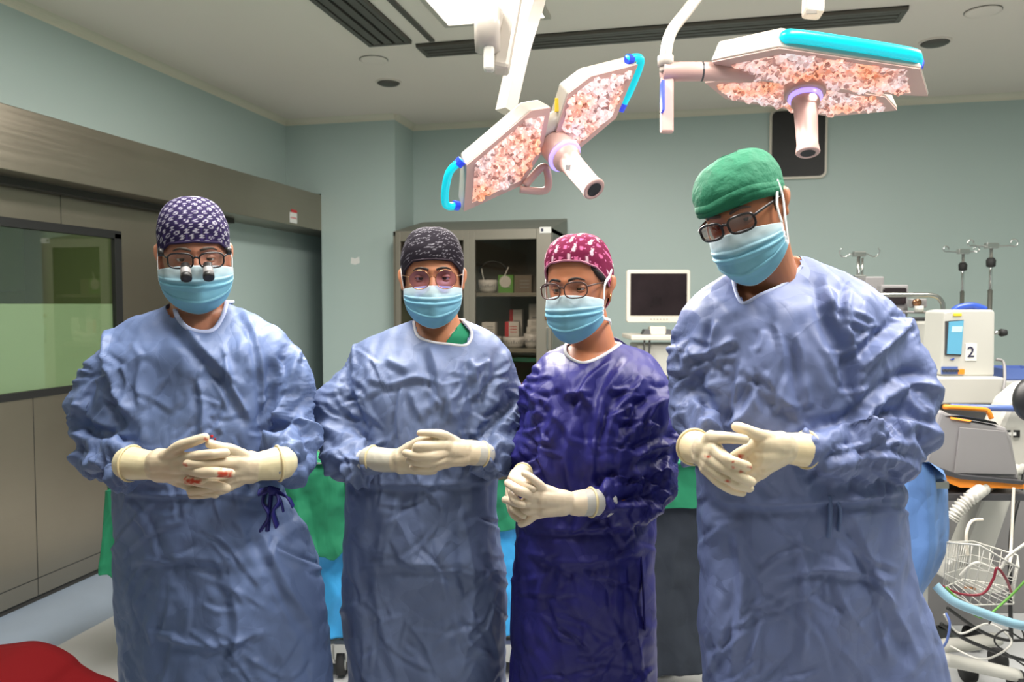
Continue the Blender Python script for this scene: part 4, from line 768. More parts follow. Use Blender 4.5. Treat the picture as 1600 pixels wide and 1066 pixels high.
# ================================================================== PEOPLE
HT = np.array([  # z, half width, front, back  (metres, eye line = 0)
 (.122, .004, .004, .006), (.119, .022, .022, .030), (.110, .042, .044, .062), (.094, .058, .064, .084), (.070, .069, .079, .097), (.045, .074, .086, .102), (.020, .0755, .0885, .103), (0, .0745, .088, .101), (-.022, .072, .088, .095), (-.045, .068, .088, .082), (-.065, .062, .087, .062), (-.085, .054, .084, .042), (-.100, .044, .079, .026), (-.112, .031, .070, .010), (-.119, .014, .052, -.010), (-.121, .004, .040, -.025)])
HTr = crs(HT, 120)[::-1]
def hring(z): return tuple(np.interp(z, HTr[:, 0], HTr[:, k]) for k in (1, 2, 3))
def hpt(az, z, off=0.0, e=2.25):
    hw, fr, bk = hring(z); s, c = math.sin(az), math.cos(az); p = 2/e
    x = (hw+off)*math.copysign(abs(s)**p, s); y = -(fr+off)*abs(c)**p if c > 0 else (bk+off)*abs(c)**p
    return np.array([x, y, z])
def head_mesh(jaw=1.0, nose=1.0):
    V = []; F = []; na, nz = 96, 110; zs = .1215-(.1215+.1205)*(1-np.cos(np.linspace(0, PI, nz)))/2
    for z in zs:
        for k in range(na):
            p = hpt(2*PI*k/na, z)
            if z < -.03: p[0] *= 1+(jaw-1)*min(1, (-.03-z)/.05)
            x, y = p[0], p[1]
            if y < 0:
                d = 0; ax = abs(x)
                nw = np.interp(z, [-.052, -.042, 0, .02], [.016, .017, .009, .010]); nh = np.interp(z, [-.056, -.050, -.042, -.03, -.01, .004, .02, .03], [0, .010, .023, .022, .013, .006, .004, 0])*nose
                d += nh*math.exp(-(x/nw)**2)
                d -= .0105*math.exp(-((ax-.031)/.017)**2-((z+.001)/.012)**2)
                d += .0045*math.exp(-((ax-.028)/.022)**2-((z-.019)/.007)**2)
                d += .003*math.exp(-((ax-.045)/.016)**2-((z+.03)/.016)**2)
                d += .005*math.exp(-(x/.022)**2)*(math.exp(-((z+.071)/.005)**2)+math.exp(-((z+.082)/.005)**2))
                d += .0012*math.sin(z*900)*math.exp(-(x/.035)**2-((z-.045)/.012)**2)
                p[1] -= d
            V.append(p)
    for i in range(nz-1):
        for k in range(na): F.append([i*na+k, (i+1)*na+k, (i+1)*na+(k+1) % na, i*na+(k+1) % na])
    F.append(list(range(na))); F.append([(nz-1)*na+k for k in range(na)][::-1]); return V, F
def ear_parts(s):
    out = []; c = np.array([s*.077, .010, -.008]); o = np.array([s*.62, .55, 0]); o /= np.linalg.norm(o); f = np.array([-s*.45, -.9, 0]); up = np.array([0, .12, 1.0]); up /= np.linalg.norm(up)
    rim = [c+o*.002+up*-.016, c+o*.012+up*-.010-f*.004, c+o*.020+up*.006-f*.010, c+o*.019+up*.022-f*.011, c+o*.010+up*.030-f*.005, c+o*.003+up*.026+f*.003, c+o*.001+up*.014+f*.006]
    q_ = lambda v: np.array([c[0]+(v[0]-c[0])*.8-s*.002, c[1]+(v[1]-c[1])*.85, c[2]+(v[2]-c[2])*.92]); rim = [q_(v) for v in rim]; out.append(round_tube(rim, [.0045, .0042, .0042, .0042, .0042, .004, .0035], 8, 24)); out.append(round_tube([c+o*.004+up*-.024, c+o*.006+up*-.017], [.0062, .006], 10, 6))
    out.append(round_tube([c+o*.003+up*-.014, c+o*.009+up*.002-f*.003, c+o*.010+up*.020-f*.004], [.005, .0085, .007], 10, 10, flat=1.0)); return out
def rot(yaw, pitch, roll):
    y, p, r = map(math.radians, (yaw, pitch, roll)); Rz = np.array([[math.cos(y), -math.sin(y), 0], [math.sin(y), math.cos(y), 0], [0, 0, 1]]); Rx = np.array([[1, 0, 0], [0, math.cos(p), -math.sin(p)], [0, math.sin(p), math.cos(p)]]); Ry = np.array([[math.cos(r), 0, math.sin(r)], [0, 1, 0], [-math.sin(r), 0, math.cos(r)]])
    return Ry @ Rz @ Rx
class Person: pass
def se(a, e=2.3): s, c = math.sin(a), math.cos(a); p = 2/e; return math.copysign(abs(s)**p, s), math.copysign(abs(c)**p, c)
def torso(rows, D0, dw=0., df=0., seg=72, n=70, grow=0.):
    A = crs(rows, n); V = []; F = []; n = len(A)
    dw0, df0 = dw, df
    for (py, l, r, fw, bw, sh) in A:
        gq = grow*min(1, max(0, py-rows[0][0]-26)/45); dw = dw0+gq; df = df0+gq
        c = stage((l+r)/2, py, D0); hw = max((r-l)/2/FPX*D0-dw, .01)
        for k in range(seg):
            s, co = se(2*PI*k/seg); V.append(np.array([c[0]+hw*s, D0-sh-(max(fw-df, .01) if co > 0 else max(bw-df, .01))*co, c[2]]))
    for i in range(n-1):
        for k in range(seg): F.append([i*seg+k, (i+1)*seg+k, (i+1)*seg+(k+1) % seg, i*seg+(k+1) % seg])
    F.append(list(range(seg))); F.append([(n-1)*seg+k for k in range(seg)][::-1]); return V, F
def path3(P, D0, k=1.0, dr=0.): return [stage(p[0], p[1], D0-p[2]) for p in P], [max(p[3]/FPX*(D0-p[2])*k-dr, .008) for p in P]
def join(parts):
    V = []; F = []
    for v, f in parts: b = len(V); V += list(v); F += [[i+b for i in q] for q in f]
    return V, F
def pix(V): return project(np.asarray(V))
def in_poly(x, y, poly):
    ins = np.zeros(len(x), bool); n = len(poly)
    for i in range(n):
        x1, y1 = poly[i]; x2, y2 = poly[(i+1) % n]; c = ((y1 > y) != (y2 > y)); t = (x2-x1)*(y-y1)/((y2-y1) if y2 != y1 else 1e-9)+x1; ins ^= (c & (x < t))
    return ins
def strokes(V, N, S, front):
    "sculpted creases: (height mm, width px, [(px,py)..]) raised ridge with a valley on its left-hand side"
    px, py = pix(V); out = np.zeros(len(V))
    for A, wd, pts in S:
        Q = crs(pts, 10*len(pts)) if len(pts) > 2 else np.array([np.array(pts[0])+(np.array(pts[1])-pts[0])*t for t in np.linspace(0, 1, 12)])
        lo = Q.min(0)-wd*5; hi = Q.max(0)+wd*5; idx = np.where(front & (px > lo[0]) & (px < hi[0]) & (py > lo[1]) & (py < hi[1]))[0]
        if not len(idx): continue
        P = np.stack([px[idx], py[idx]], 1); best = np.full(len(idx), 1e9); sd = np.zeros(len(idx)); tt = np.zeros(len(idx)); m = len(Q)-1
        for i in range(m):
            d = Q[i+1]-Q[i]; l2 = max((d**2).sum(), 1e-9); t = np.clip(((P-Q[i]) @ d)/l2, 0, 1); v = P-(Q[i]+t[:, None]*d); dist = np.hypot(v[:, 0], v[:, 1]); s = np.sign(d[0]*v[:, 1]-d[1]*v[:, 0])
            b = dist < best; best = np.where(b, dist, best); sd = np.where(b, s*dist, sd); tt = np.where(b, (i+t)/m, tt)
        ta = np.clip(np.sin(PI*np.clip(tt, .0, 1))*1.6, 0, 1); x = sd/wd
        prof = np.exp(-np.abs(x)**1.2)-.75*np.exp(-((x-1.7)/1.1)**2)
        out[idx] += A*.0013*ta*prof
    return out
def random_creases(s):
    rs = np.random.RandomState(int(s['seed']*7)); out = []; T = s['torso']; k_ = 1.85/s['D']
    def add(x, y, ang, ln, w_, h): 
        a = math.radians(ang); b = a+rs.uniform(-.5, .5); m = (x+math.cos(a)*ln*.5, y+math.sin(a)*ln*.5); out.append((h*rs.choice([1, 1, -1]), w_, [(x, y), m, (m[0]+math.cos(b)*ln*.5, m[1]+math.sin(b)*ln*.5)]))
    ws = T[0][0]+330*k_*.9
    for i in range(46):
        y = rs.uniform(T[0][0]+60*k_, ws); r = [q for q in T if q[0] <= y][-1]; x = rs.uniform(r[1], r[2]); add(x, y, rs.choice([90, 75, 105, 60, 120, 20, 160])+rs.uniform(-12, 12), rs.uniform(25, 75)*k_, rs.uniform(3, 5)*k_, rs.uniform(2, 4.5))
    for i in range(44):
        y = rs.uniform(ws, 1066); r = [q for q in T if q[0] <= y][-1]; x = rs.uniform(r[1], r[2]); add(x, y, rs.choice([90, 60, 125, 35, 150, 0])+rs.uniform(-15, 15), rs.uniform(40, 120)*k_, rs.uniform(3, 5)*k_, rs.uniform(1.8, 4))
    for P in (s['armL'], s['armR']):
        A = crs(P, 30)
        for i in range(34):
            j = rs.randint(3, 29); c = A[j]; t_ = A[min(j+1, 29)]-A[j-1]; pa = math.degrees(math.atan2(t_[1], t_[0])); x = c[0]+rs.uniform(-.8, .8)*c[3]; y = c[1]+rs.uniform(-.8, .8)*c[3]; add(x, y, pa+rs.choice([90, 60, -60, 40, -40])+rs.uniform(-15, 15), rs.uniform(22, 55)*k_, rs.uniform(3, 5)*k_, rs.uniform(2.5, 5.5))
    return out
def near_path(V, P, r, n=50):
    A = crs(np.column_stack([np.array(P), np.array(r)]), n); best = np.full(len(V), 1e9); bi = np.zeros(len(V), int)
    for i in range(n): d = np.linalg.norm(V-A[i, :3], axis=1)-A[i, 3]; b = d < best; best[b] = d[b]; bi[b] = i
    L_ = np.concatenate([[0], np.cumsum(np.linalg.norm(np.diff(A[:, :3], axis=0), axis=1))]); return best, bi/(n-1), L_[bi], A[bi, :3]
def make_person(s):
    p = Person(); D0 = s['D']; base = stage(s['cx'], 700, D0); base[2] = 0; wl_ = to_world(base); p.base = base
    # ---- head placement
    yw = -math.degrees(math.atan((s['eye'][0]-CX)/FPX)); M = rot(s['rot'][0]+yw, s['rot'][1], s['rot'][2])*s['hs'] @ np.diag([s.get('hw', 1), 1, 1]); hc = stage(s['eye'][0], s['eye'][1], D0-s['eye'][2]); hc = hc-M @ np.array([0, -.09, 0])
    ck_ = s.get('crown', 1)
    def T(v):
        v = np.array(v, float); v[2] = v[2] if v[2] < .03 else .03+(v[2]-.03)*ck_; return hc+M @ v
    p.T = T
    TL = lambda Vs: [T(v)-base for v in Vs]
    skin = s['skin']
    # ---- body: one mesh (head, neck and chest fine; the clothed rest coarser)
    hv, hf = head_mesh(s.get('jaw', 1)); parts = [([T(v) for v in hv], hf)]
    for sg in (-1, 1): parts += [([T(v) for v in ev], ef) for ev, ef in ear_parts(sg)]
    nb = stage(*s['neck'][:2], D0-s['neck'][2]); nr = s['neck'][3]; na = T((0, .018, -.05))
    parts.append(round_tube([na, na*.5+nb*.5+np.array([0, .004, 0]), nb, nb-np.array([0, 0, .06])], [nr*.96, nr*.95, nr*1.0, nr*1.12], 28, 14))
    up_rows = [r for r in s['torso'] if r[0] < s['torso'][0][0]+210]
    tv, tf = torso(up_rows, D0, .022, .015, 64, 40, .045); parts.append((tv, tf))
    V1, F1 = remesh(*join(parts), .0032); V1 = lap(V1, F1, 2, .5)
    low = [torso([r for r in s['torso'] if r[0] > s['torso'][0][0]+60], D0, .065, .055, 40, 30)]
    for P in (s['armL'], s['armR']): A, R_ = path3(P, D0, .36); low.append(round_tube(A, R_, 14, 24))
    for sg in (-1, 1):
        hx = base[0]+sg*.075; low.append(round_tube([(hx, D0, .85), (hx*1+sg*.0, D0, .5), (hx, D0+.01, .1)], [.068, .055, .042], 16, 16)); low.append(round_tube([(hx, D0+.03, .05), (hx, D0-.08, .045), (hx, D0-.15, .035)], [.045, .042, .03], 14, 10))
    V2, F2 = remesh(*join(low), .012); V2 = lap(V2, F2, 2, .5)
    body = link_mesh('person', list(V1-base)+list(V2-base), cleanF(F1)+[[i+len(V1) for i in f] for f in cleanF(F2)], skin)
    body.location = tuple(wl_); body.rotation_euler = (0, 0, YAW); tag(body, s['label'], 'person', 'surgical team standing in a row'); p.root = body
    p.bvh_body = BVHTree.FromPolygons([tuple(v) for v in V1], cleanF(F1))
    ch = lambda name, mb, m, smooth=True: mb.build(name, m, body, smooth)
    # ---- eyes and lids, brows
    for sg in (-1, 1):
        e = np.array([sg*.031, -.0655, -.001])
        ew = MB().lathe([(.0001, -.0125), (.006, -.011), (.0105, -.0068), (.0125, 0), (.0105, .0068), (0.0001, .0125)], e, (0, 1, 0), 20); ew.V = TL(ew.V); eo = ch('eye', ew, 'eye_white')
        ir = MB().lathe([(.0, -.0132), (.0035, -.0129), (.0058, -.0117)], e, (0, 1, 0), 20); ir.V = TL(ir.V); io = ir.build('iris', 'iris', eo, True)
        lid = MB()
        for z0, z1 in ((.0006, .0120), (-.0120, -.0034)):
            Vl = []; Fl = []; nu = 18
            for zz in np.linspace(z0, z1, 5):
                rr = math.sqrt(max(.0142**2-zz**2, 1e-6))
                for a in np.linspace(-80, 80, nu): q = math.radians(a); zq = zz if zz > 0 else zz; arch = (1-(a/80)**2)*.0018*(1 if zz > 0 else -1)*(1 if abs(zz-z0 if z0 > 0 else zz-z1) < .001 else .3); Vl.append(e+np.array([rr*math.sin(q)*1.12, -rr*math.cos(q), zq*(1)+arch-.0008]))
            for i in range(4):
                for k in range(nu-1): Fl.append([i*nu+k, i*nu+k+1, (i+1)*nu+k+1, (i+1)*nu+k])
            lid.add(TL(Vl), Fl)
        lo = ch('eyelid', lid, skin); sd = lo.modifiers.new('s', 'SOLIDIFY'); sd.thickness = .0012
        br = [(sg*x, y, z) for x, y, z in ((.010, -.0945, .0195), (.022, -.0965, .0235), (.036, -.091, .0240), (.050, -.0775, .0175))]; bm_ = MB().tube(crs(br, 18), np.interp(np.linspace(0, 1, 18), [0, .3, .8, 1], [.0026, .0036, .0025, .001]), 8, flat=.55, up=(0, -1, 0)); bm_.V = TL(bm_.V); ch('eyebrow', bm_, s['hairm'])
    # ---- cap
    cp = s['cap']; na_, nv_ = 150, 74; V = []; F = []; C = []; keys = cp['cut']  # cut heights by azimuth (deg,z)
    zt = .122+cp['off']*1.0+cp.get('tall', 0)
    for j in range(nv_):
        v = j/(nv_-1)
        for k in range(na_):
            az = 2*PI*k/na_; ad = abs((math.degrees(az)+180) % 360-180); zc = np.interp(ad, [q[0] for q in keys], [q[1] for q in keys]); z = zc+(zt-zc)*math.sin(v*PI/2)**(.9) if j else zc
            zz = z if z < .03 else .03+(z-.03)*(.122-.03)/(zt-.03); off = cp['off']*(.55+.45*min(1, v*4)); q = hpt(az, min(zz, .1215), off); q[2] = z
            if cp.get('puff'): b = cp['puff']*math.sin(PI*min(1, v*1.15))**.8; q[0] *= 1+b; q[1] *= 1+b*.8
            pp = pn(np.array([[q[0]*18, q[1]*18, q[2]*18+s['D']*9]]))[0]; q = q*(1+cp.get('wr', .012)*(.3-abs(pp))*min(1, v*3))
            if 'lean' in cp: q = q+np.array(cp['lean'])*v**1.5
            V.append(q); C.append((az, z, v))
    for j in range(nv_-1):
        for k in range(na_): F.append([j*na_+k, j*na_+(k+1) % na_, (j+1)*na_+(k+1) % na_, (j+1)*na_+k])
    F.append([(nv_-1)*na_+k for k in range(na_)])
    cap = link_mesh('surgical_cap', TL(V), F, cp['mat'], body); sd = cap.modifiers.new('s', 'SOLIDIFY'); sd.thickness = .0025; sd.offset = 1
    CC = []
    for (a_, z_, v_), q in zip(C, V):
        CC.append((.078*math.asin(max(-1, min(1, q[0]/.092)))*1.25 if abs(a_-PI) > PI/2 else .078*(PI*math.copysign(1, q[0])-math.asin(max(-1, min(1, q[0]/.092))))*1.1, .55*q[1]+.84*q[2], v_))
    if cp.get('paint'): set_col(cap, np.array([cp['paint'](a, z, v) for a, z, v in CC]))
    cap['label'] = cp['label']
    edge = [V[k]+0 for k in range(na_)]; eb = MB().tube(TL([q*1.012 for q in edge]), cp.get('edge', .0028), 8, closed=True); eb.build('cap_hem', cp.get('edgem', cp['mat']), cap, True)
    if cp.get('edgem') is None and cp.get('paint'): set_col(bpy.data.objects[cap.children[0].name], np.tile(cp['edgec'], (len(eb.V), 1)))
    if cp.get('rolls'):
        for dz, sc_ in cp['rolls']:
            R_ = [q*sc_+np.array([0, 0, dz+.004*math.sin(3*k/na_*2*PI)]) for k, q in enumerate(edge)]; MB().tube(TL(R_), .006, 8, closed=True, flat=1.8, up=(0, 0, 1)).build('folded_band', cp['mat'], cap, True)
    for hm in s.get('hair', []): hh = MB(); [hh.add(TL(v), f) for v, f in [round_tube(q[0], q[1], 10, 14) for q in hm]]; ch('hair', hh, s['hairm'])
    # ---- mask
    mk = s['mask']; nu, nv = 64, 60; V = []; F = []; C = []
    for j in range(nv):
        t = j/(nv-1)
        for i in range(nu):
            q = 2*i/(nu-1)-1; a = math.radians(mk.get('ang', 74))*q; zt_ = mk['top']-mk.get('drop', .030)*abs(q)**1.7-.003*abs(q); zb = mk['bot']+.052*abs(q)**1.6; z = zt_+(zb-zt_)*t
            ry = .098+.014*math.sin(PI*t)**.8+.010*(1-t)*math.exp(-(q/.22)**2); ry *= 1-.17*max(0, t-.72)/.28; rx = mk.get('rx', .080)*(1-.12*max(0, t-.5))
            ez = abs(q)
            pl = 0
            for k, (tk, am) in enumerate(((.28, .013), (.50, .016), (.72, .012))):
                tk2 = tk+.03-(.02, .12, .03)[k]*(1-ez**2); x = (t-tk2)/.085; pl += am*(.35+.65*ez)*(max(0, 1-x) if x >= 0 else math.exp(-(x/.18)**2))*(1 if x < 1 else 0)
            ncr = .0016*pn(np.array([[q*5, t*7, s['D']*5]]))[0]
            V.append(np.array([rx*math.sin(a), -(ry+pl*.8+ncr)*math.cos(a)**.85 if abs(a) < PI/2 else 0, z])); w_t = min(1, max(0, (t-.14)/.22))
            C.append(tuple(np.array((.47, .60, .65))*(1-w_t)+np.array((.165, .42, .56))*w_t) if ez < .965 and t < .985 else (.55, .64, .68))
    for j in range(nv-1):
        for i in range(nu-1): F.append([j*nu+i, (j+1)*nu+i, (j+1)*nu+i+1, j*nu+i+1])
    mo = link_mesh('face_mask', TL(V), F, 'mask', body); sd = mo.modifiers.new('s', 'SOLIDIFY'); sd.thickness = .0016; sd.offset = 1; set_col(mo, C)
    P4 = {'tl': V[0], 'tr': V[nu-1], 'bl': V[(nv-1)*nu], 'br': V[nv*nu-1]}
    for st in mk['straps']:
        c0 = P4[st[0]]; pts = [c0]+[np.array(x) for x in st[1]]; sm = MB().tube(TL(crs(pts, 24)), .0034 if len(st) < 3 else st[2], 8, flat=.35, up=M @ np.array([1, 0, 0])); sm.build('strap', mk.get('strapm', 'strap'), mo, True)
    # ---- glasses
    g = s['glasses']; gy = g.get('y', -.113); lens_w, lens_h = g['w'], g['h']; G = MB(); rims = []
    def rimpt(sg, a):
        e = g.get('e', 2.6); si, co = se(a, e); x = sg*g.get('cx', .033)+lens_w*co; z = g['z']+lens_h*si; y = gy+.9*max(0, abs(x)-.02)**1.5*1.6; return np.array([x, y, z])
    roots = []
    for sg in (-1, 1):
        R_ = [rimpt(sg, 2*PI*k/40) for k in range(40)]; rm = MB().tube(TL(R_), g['r'], 8, closed=True); ro = rm.build('glasses', g['mat'], body, True) if not roots else rm.build('rim', g['mat'], roots[0], True); roots.append(ro)
        V = [np.mean(R_, 0)]+R_; ln = link_mesh('lens', TL(V), [[0, 1+k, 1+(k+1) % 40] for k in range(40)], g['glass'], roots[0])
    gl = roots[0]; gx = g.get('cx', .033)
    MB().tube(TL(crs([(-gx+lens_w, gy+.002, g['z']+.004), (0, gy-.004, g['z']+.009), (gx-lens_w, gy+.002, g['z']+.004)], 10)), g['r']*1.1, 8).build('bridge', g['mat'], gl, True)
    for sg in (-1, 1):
        x0 = gx+lens_w; MB().tube(TL(crs([(sg*x0, rimpt(sg, 0 if sg > 0 else PI)[1], g['z']+.006), (sg*(x0+.006), gy+.022, g['z']+.008), (sg*.079, -.04, g['z']+.009), (sg*.0815, .012, g['z']+.006), (sg*.080, .030, g['z']-.01)], 24)), g['r']*1.15, 8, flat=.6, up=M @ np.array([1, 0, 0])).build('temple', g.get('tmat', g['mat']), gl, True)
    if g.get('extra'): g['extra'](TL, gl, M)
    # ---- gown
    parts = [torso(s['torso'], D0)]; paths = []
    for P in (s['armL'], s['armR']): A, R_ = path3(P, D0); paths.append((A, R_)); parts.append(round_tube(A, R_, 28, 44))
    V, F = remesh(*join(parts), s.get('vox', .0044)); V = lap(V, F, 9, .6); N = normals(V, F)
    z = V[:, 2]; px, py = pix(V); dd = []; amp_t = np.ones(len(V)); sd_ = s['seed']
    cents = [near_path(V, A, R_) for A, R_ in paths]; onarm = np.zeros(len(V)); disp = np.zeros(len(V))
    for ci, (dist, tq, L_, ctr) in enumerate(cents):
        wgt = np.clip(1-dist/.022, 0, 1); onarm = np.maximum(onarm, wgt); d = V-ctr; d /= np.maximum(np.linalg.norm(d, axis=1), 1e-6)[:, None]
        q = np.column_stack([L_, d[:, 0]*.07, d[:, 2]*.07]); f1 = crump(q, 9, sd_+ci*7, [(1, .6, 0), (1, -.6, .2), (1, 0, .8), (.8, .3, -1), (1, .2, .1)]); f2 = crump(V, 17, sd_+ci*3)
        ta = np.interp(tq, [0, .2, .5, .75, .93, 1], [.25, .6, 1.2, 1.25, .8, .1]); disp += wgt*ta*(f1*.038+f2*.010-.003)*s.get('sleeve', 1)
    tor = 1-onarm; wz = s['waist']
    f = crump(V*np.array([1, .5, 1]), 7, sd_+1, [(1, 0, .15), (1, 0, -.25), (1, 0, .35), (1, 0, 0)], 4); up_ = 1/(1+np.exp((wz-z)/.03)); disp += tor*up_*f*.021
    disp += tor*(.55+.45*up_)*crump(V, 8, sd_+2)*.016
    disp += crump(V, 20, sd_+4)*.006
    disp += tor*(1-up_)*crump(V*np.array([1, .6, 1]), 3.5, sd_+5, [(1, 0, .3), (1, 0, -.3), (.6, 0, 1), (.8, 0, -.9)])*.022
    nbd = np.linalg.norm((V-nb)*np.array([1, 1, .7]), axis=1); calm = np.clip((nbd-.07)/.10, .12, 1); disp *= calm
    V = V+N*disp[:, None]; front = N[:, 1] < .15; V = V+N*strokes(V, N, s['strokes']+random_creases(s), front)[:, None]; V = lap(V, F, 1, .25)
    # neck opening
    px, py = pix(V); ins = in_poly(px, py, s['neckline']) & (V[:, 1] < nb[1]+.03); dn = np.hypot(V[:, 0]-nb[0], V[:, 1]-nb[1]); ins |= (dn < nr*s.get('hole', 1.12)) & (z > nb[2]-.03)
    bvh = BVHTree.FromPolygons([tuple(v) for v in V], cleanF(F)); keep = ~(ins[F].all(axis=1)); F2 = F[keep]
    gown = link_mesh('surgical_gown', V-base, cleanF(F2), s['gownm'], body); gown['label'] = s['gownlabel']
    cpts = []; C0 = Vector((0, 0, CAMZ)); npoly = s['neckline'][:s['nfront']]
    for x, y in crs(npoly, 40):
        d = Vector(tuple(stage(x, y, 1.0)))-C0; h = bvh.ray_cast(C0, d.normalized())
        if h[0] is not None and (not cpts or np.linalg.norm(np.array(h[0])-cpts[-1]) < .08): cpts.append(np.array(h[0]))
    if len(cpts) > 4:
        bk_ = [np.array([nb[0]+nr*1.25*math.cos(a), nb[1]+nr*1.1*math.sin(a), max(cpts[0][2], cpts[-1][2])]) for a in np.linspace(.15*PI, .85*PI, 7)]
        loop = crs(cpts+bk_+[cpts[0]], 90)[:-1]; vb = MB().tube(loop-base, s.get('collar_r', .0055), 10, closed=True, flat=.6, up=(0, -1, .4)); vb.build('collar', s['collarm'], gown, True)
    for ti in s.get('ties', []): P = [stage(x, y, D0-w_)-base for x, y, w_ in ti[2]]; MB().tube(crs(P, 30), ti[0], 8, flat=ti[1], up=(1, 0, 0)).build('tie', s.get('tiem', s['gownm']), gown, True)
    # ---- gloves
    for hname in ('handL', 'handR'):
        h = s[hname]; parts = []; Pw = [stage(a, b, D0-w_) for a, b, w_, r in h['cuff']]; Rw = [r/FPX*(D0-w_) for a, b, w_, r in h['cuff']]; parts.append(round_tube(Pw, Rw, 24, 20))
        wr_ = h['wrist']; wp = stage(wr_[0], wr_[1], D0-wr_[2]); wr_r = wr_[3]/FPX*(D0-wr_[2])
        for fi, fg in enumerate(h['fingers']):
            Pf = [stage(a, b, D0-w_) for a, b, w_, r in fg]; Rf = [r/FPX*(D0-w_) for a, b, w_, r in fg]; parts.append(round_tube(Pf, Rf, 14, 26))
            k0 = Pf[0]; rr = Rf[0]; tw = wp+(k0-wp)*.12; parts.append(round_tube([tw, (tw+k0)/2, k0], [wr_r*.75, max(rr*1.5, wr_r*.55), rr*1.12], 14, 12))
        for Pm in h.get('palm', []): a = [stage(x, y, D0-w_) for x, y, w_, r in Pm]; parts.append(round_tube(a, [q_[3]/FPX*(D0-q_[2]) for q_ in Pm], 18, 14))
        V, F = remesh(*join(parts), .0019); V = lap(V, F, 3, .5); N = normals(V, F); cf = np.linalg.norm(V-Pw[0], axis=1); wd = np.linalg.norm(V-wp, axis=1)
        wrk = np.exp(-(wd/.035)**2); V = V+N*(wrk*fold(np.column_stack([V[:, 0]*70, V[:, 1]*12, V[:, 2]*14]), 1.2)*.0014+fold(V*45, 1.2)*.0006)[:, None]
        C = np.tile(np.array(h.get('c', (.74, .62, .44)))*.88, (len(V), 1)); px, py = pix(V)
        ax_ = (wp-Pw[0])/np.linalg.norm(wp-Pw[0]); along = (V-Pw[0]) @ ax_; L0 = np.linalg.norm(wp-Pw[0]); C[along < L0*h.get('cuffend', .8)] = h.get('cuffc', (.70, .62, .40))
        for bx_, by_, br_ in h.get('blood', []):
            dq = np.hypot(px-bx_, (py-by_)*1.6)+pn(V*160)*br_*.9; m_ = np.clip(1.25-dq/br_, 0, 1)[:, None]*(N[:, 1:2] < .1); C = C*(1-m_)+np.array([.50, .055, .02])*m_
        go = link_mesh('surgical_glove', V-base, cleanF(F), 'glove', body); set_col(go, C)
        rc0 = Pw[0]+ax_*.004; u = np.cross(ax_, [0, 0, 1.]); u /= np.linalg.norm(u); v = np.cross(ax_, u); rim = [rc0+(u*math.cos(a)+v*math.sin(a))*(Rw[0]*1.03) for a in np.linspace(0, 2*PI, 36, endpoint=False)]
        rb_ = MB().tube(np.array(rim)-base, .0026, 8, closed=True); ro = rb_.build('rolled_rim', 'glove', go, True); set_col(ro, np.tile((.66, .56, .33), (len(rb_.V), 1)))
        if h.get('knit'): kk = h['knit']; P = [stage(a, b, D0-w_)-base for a, b, w_, r in kk]; MB().tube(crs(P, 14), [q_[3]/FPX*(D0-q_[2]) for q_ in crs(kk, 14)], 24).build('knit_cuff', 'cuff_knit', gown, True)
    return p
# ------------------------------------------------------------------ cap prints
def tri(x): return abs(x-round(x))*2
def paint_trees(a, z, v):       # purple checks with white and blue leafy motifs
    u = a/.0115; w_ = z/.0115; iu, iw = math.floor(u), math.floor(w_); fu, fw = u-iu-.5, w_-iw-.5; base = np.array((.018, .012, .05)) if (iu+iw) % 2 else np.array((.035, .02, .085))
    if abs(fu) < .04: base = base*2
    k = (iu*3+iw*5) % 4; r = math.hypot(fu*1.0, fw*1.0)
    c = np.array((.40, .39, .45)) if k in (0, 2) else np.array((.12, .17, .38))
    if (iu+iw) % 2 == 0 and (abs(fu) < .07 and abs(fw) < .4 or (.2 < math.hypot(abs(fu)-.2, fw+.05) < .33) or (math.hypot(abs(fu)-.2, fw-.2) < .1)) and r < .52: return c
    return base
def paint_script(a, z, v):      # charcoal with lines of white scribble
    u = a/(2*PI)*.5; w_ = z/.0068; w_ += a*6*(1 if a > 0 else -1)*-.6; iw = math.floor(w_); fw = w_-iw; n = pn(np.array([[a*420, iw*3.7, 1.5]]))[0]; m = pn(np.array([[a*50, iw*.9, 7.5]]))[0]; h = .5+.35*pn(np.array([[a*700, iw*2.1, 3.5]]))[0]
    if abs(fw-h) < .16 and n > -.1 and m > -.02: return (.20, .19, .22)
    return (.014, .011, .017)
BL = [(x, y) for x in range(-1, 2) for y in range(-1, 2)]
def paint_bunny(a, z, v):       # raspberry with white rabbits, pink hearts and small dots
    u = a/.024; w_ = z/.027; iw = math.floor(w_); u += .5*(iw % 2); iu = math.floor(u); fu, fw = u-iu-.5, w_-iw-.5; rs = (iu*7+iw*13) % 5; fu += .1*((rs % 3)-1)
    if (iu+iw) % 2 == 0:
        if math.hypot(fu/.22, (fw+.16)/.22) < 1 or math.hypot((fu-.04)/.15, (fw-.10)/.15) < 1 or math.hypot((fu+.06)/.06, (fw-.30)/.17) < 1 or math.hypot((fu-.11)/.06, (fw-.30)/.17) < 1: return (.66, .44, .52)
    else:
        x, y = fu/.24, fw/.24
        if (x*x+y*y-.6)**3-x*x*y**3 < 0: return (.58, .12, .27)
    if math.hypot(fu-.42, fw-.1) < .06 or math.hypot(fu+.35, fw+.4) < .06: return (.7, .2, .4)
    return (.15, .010, .045)
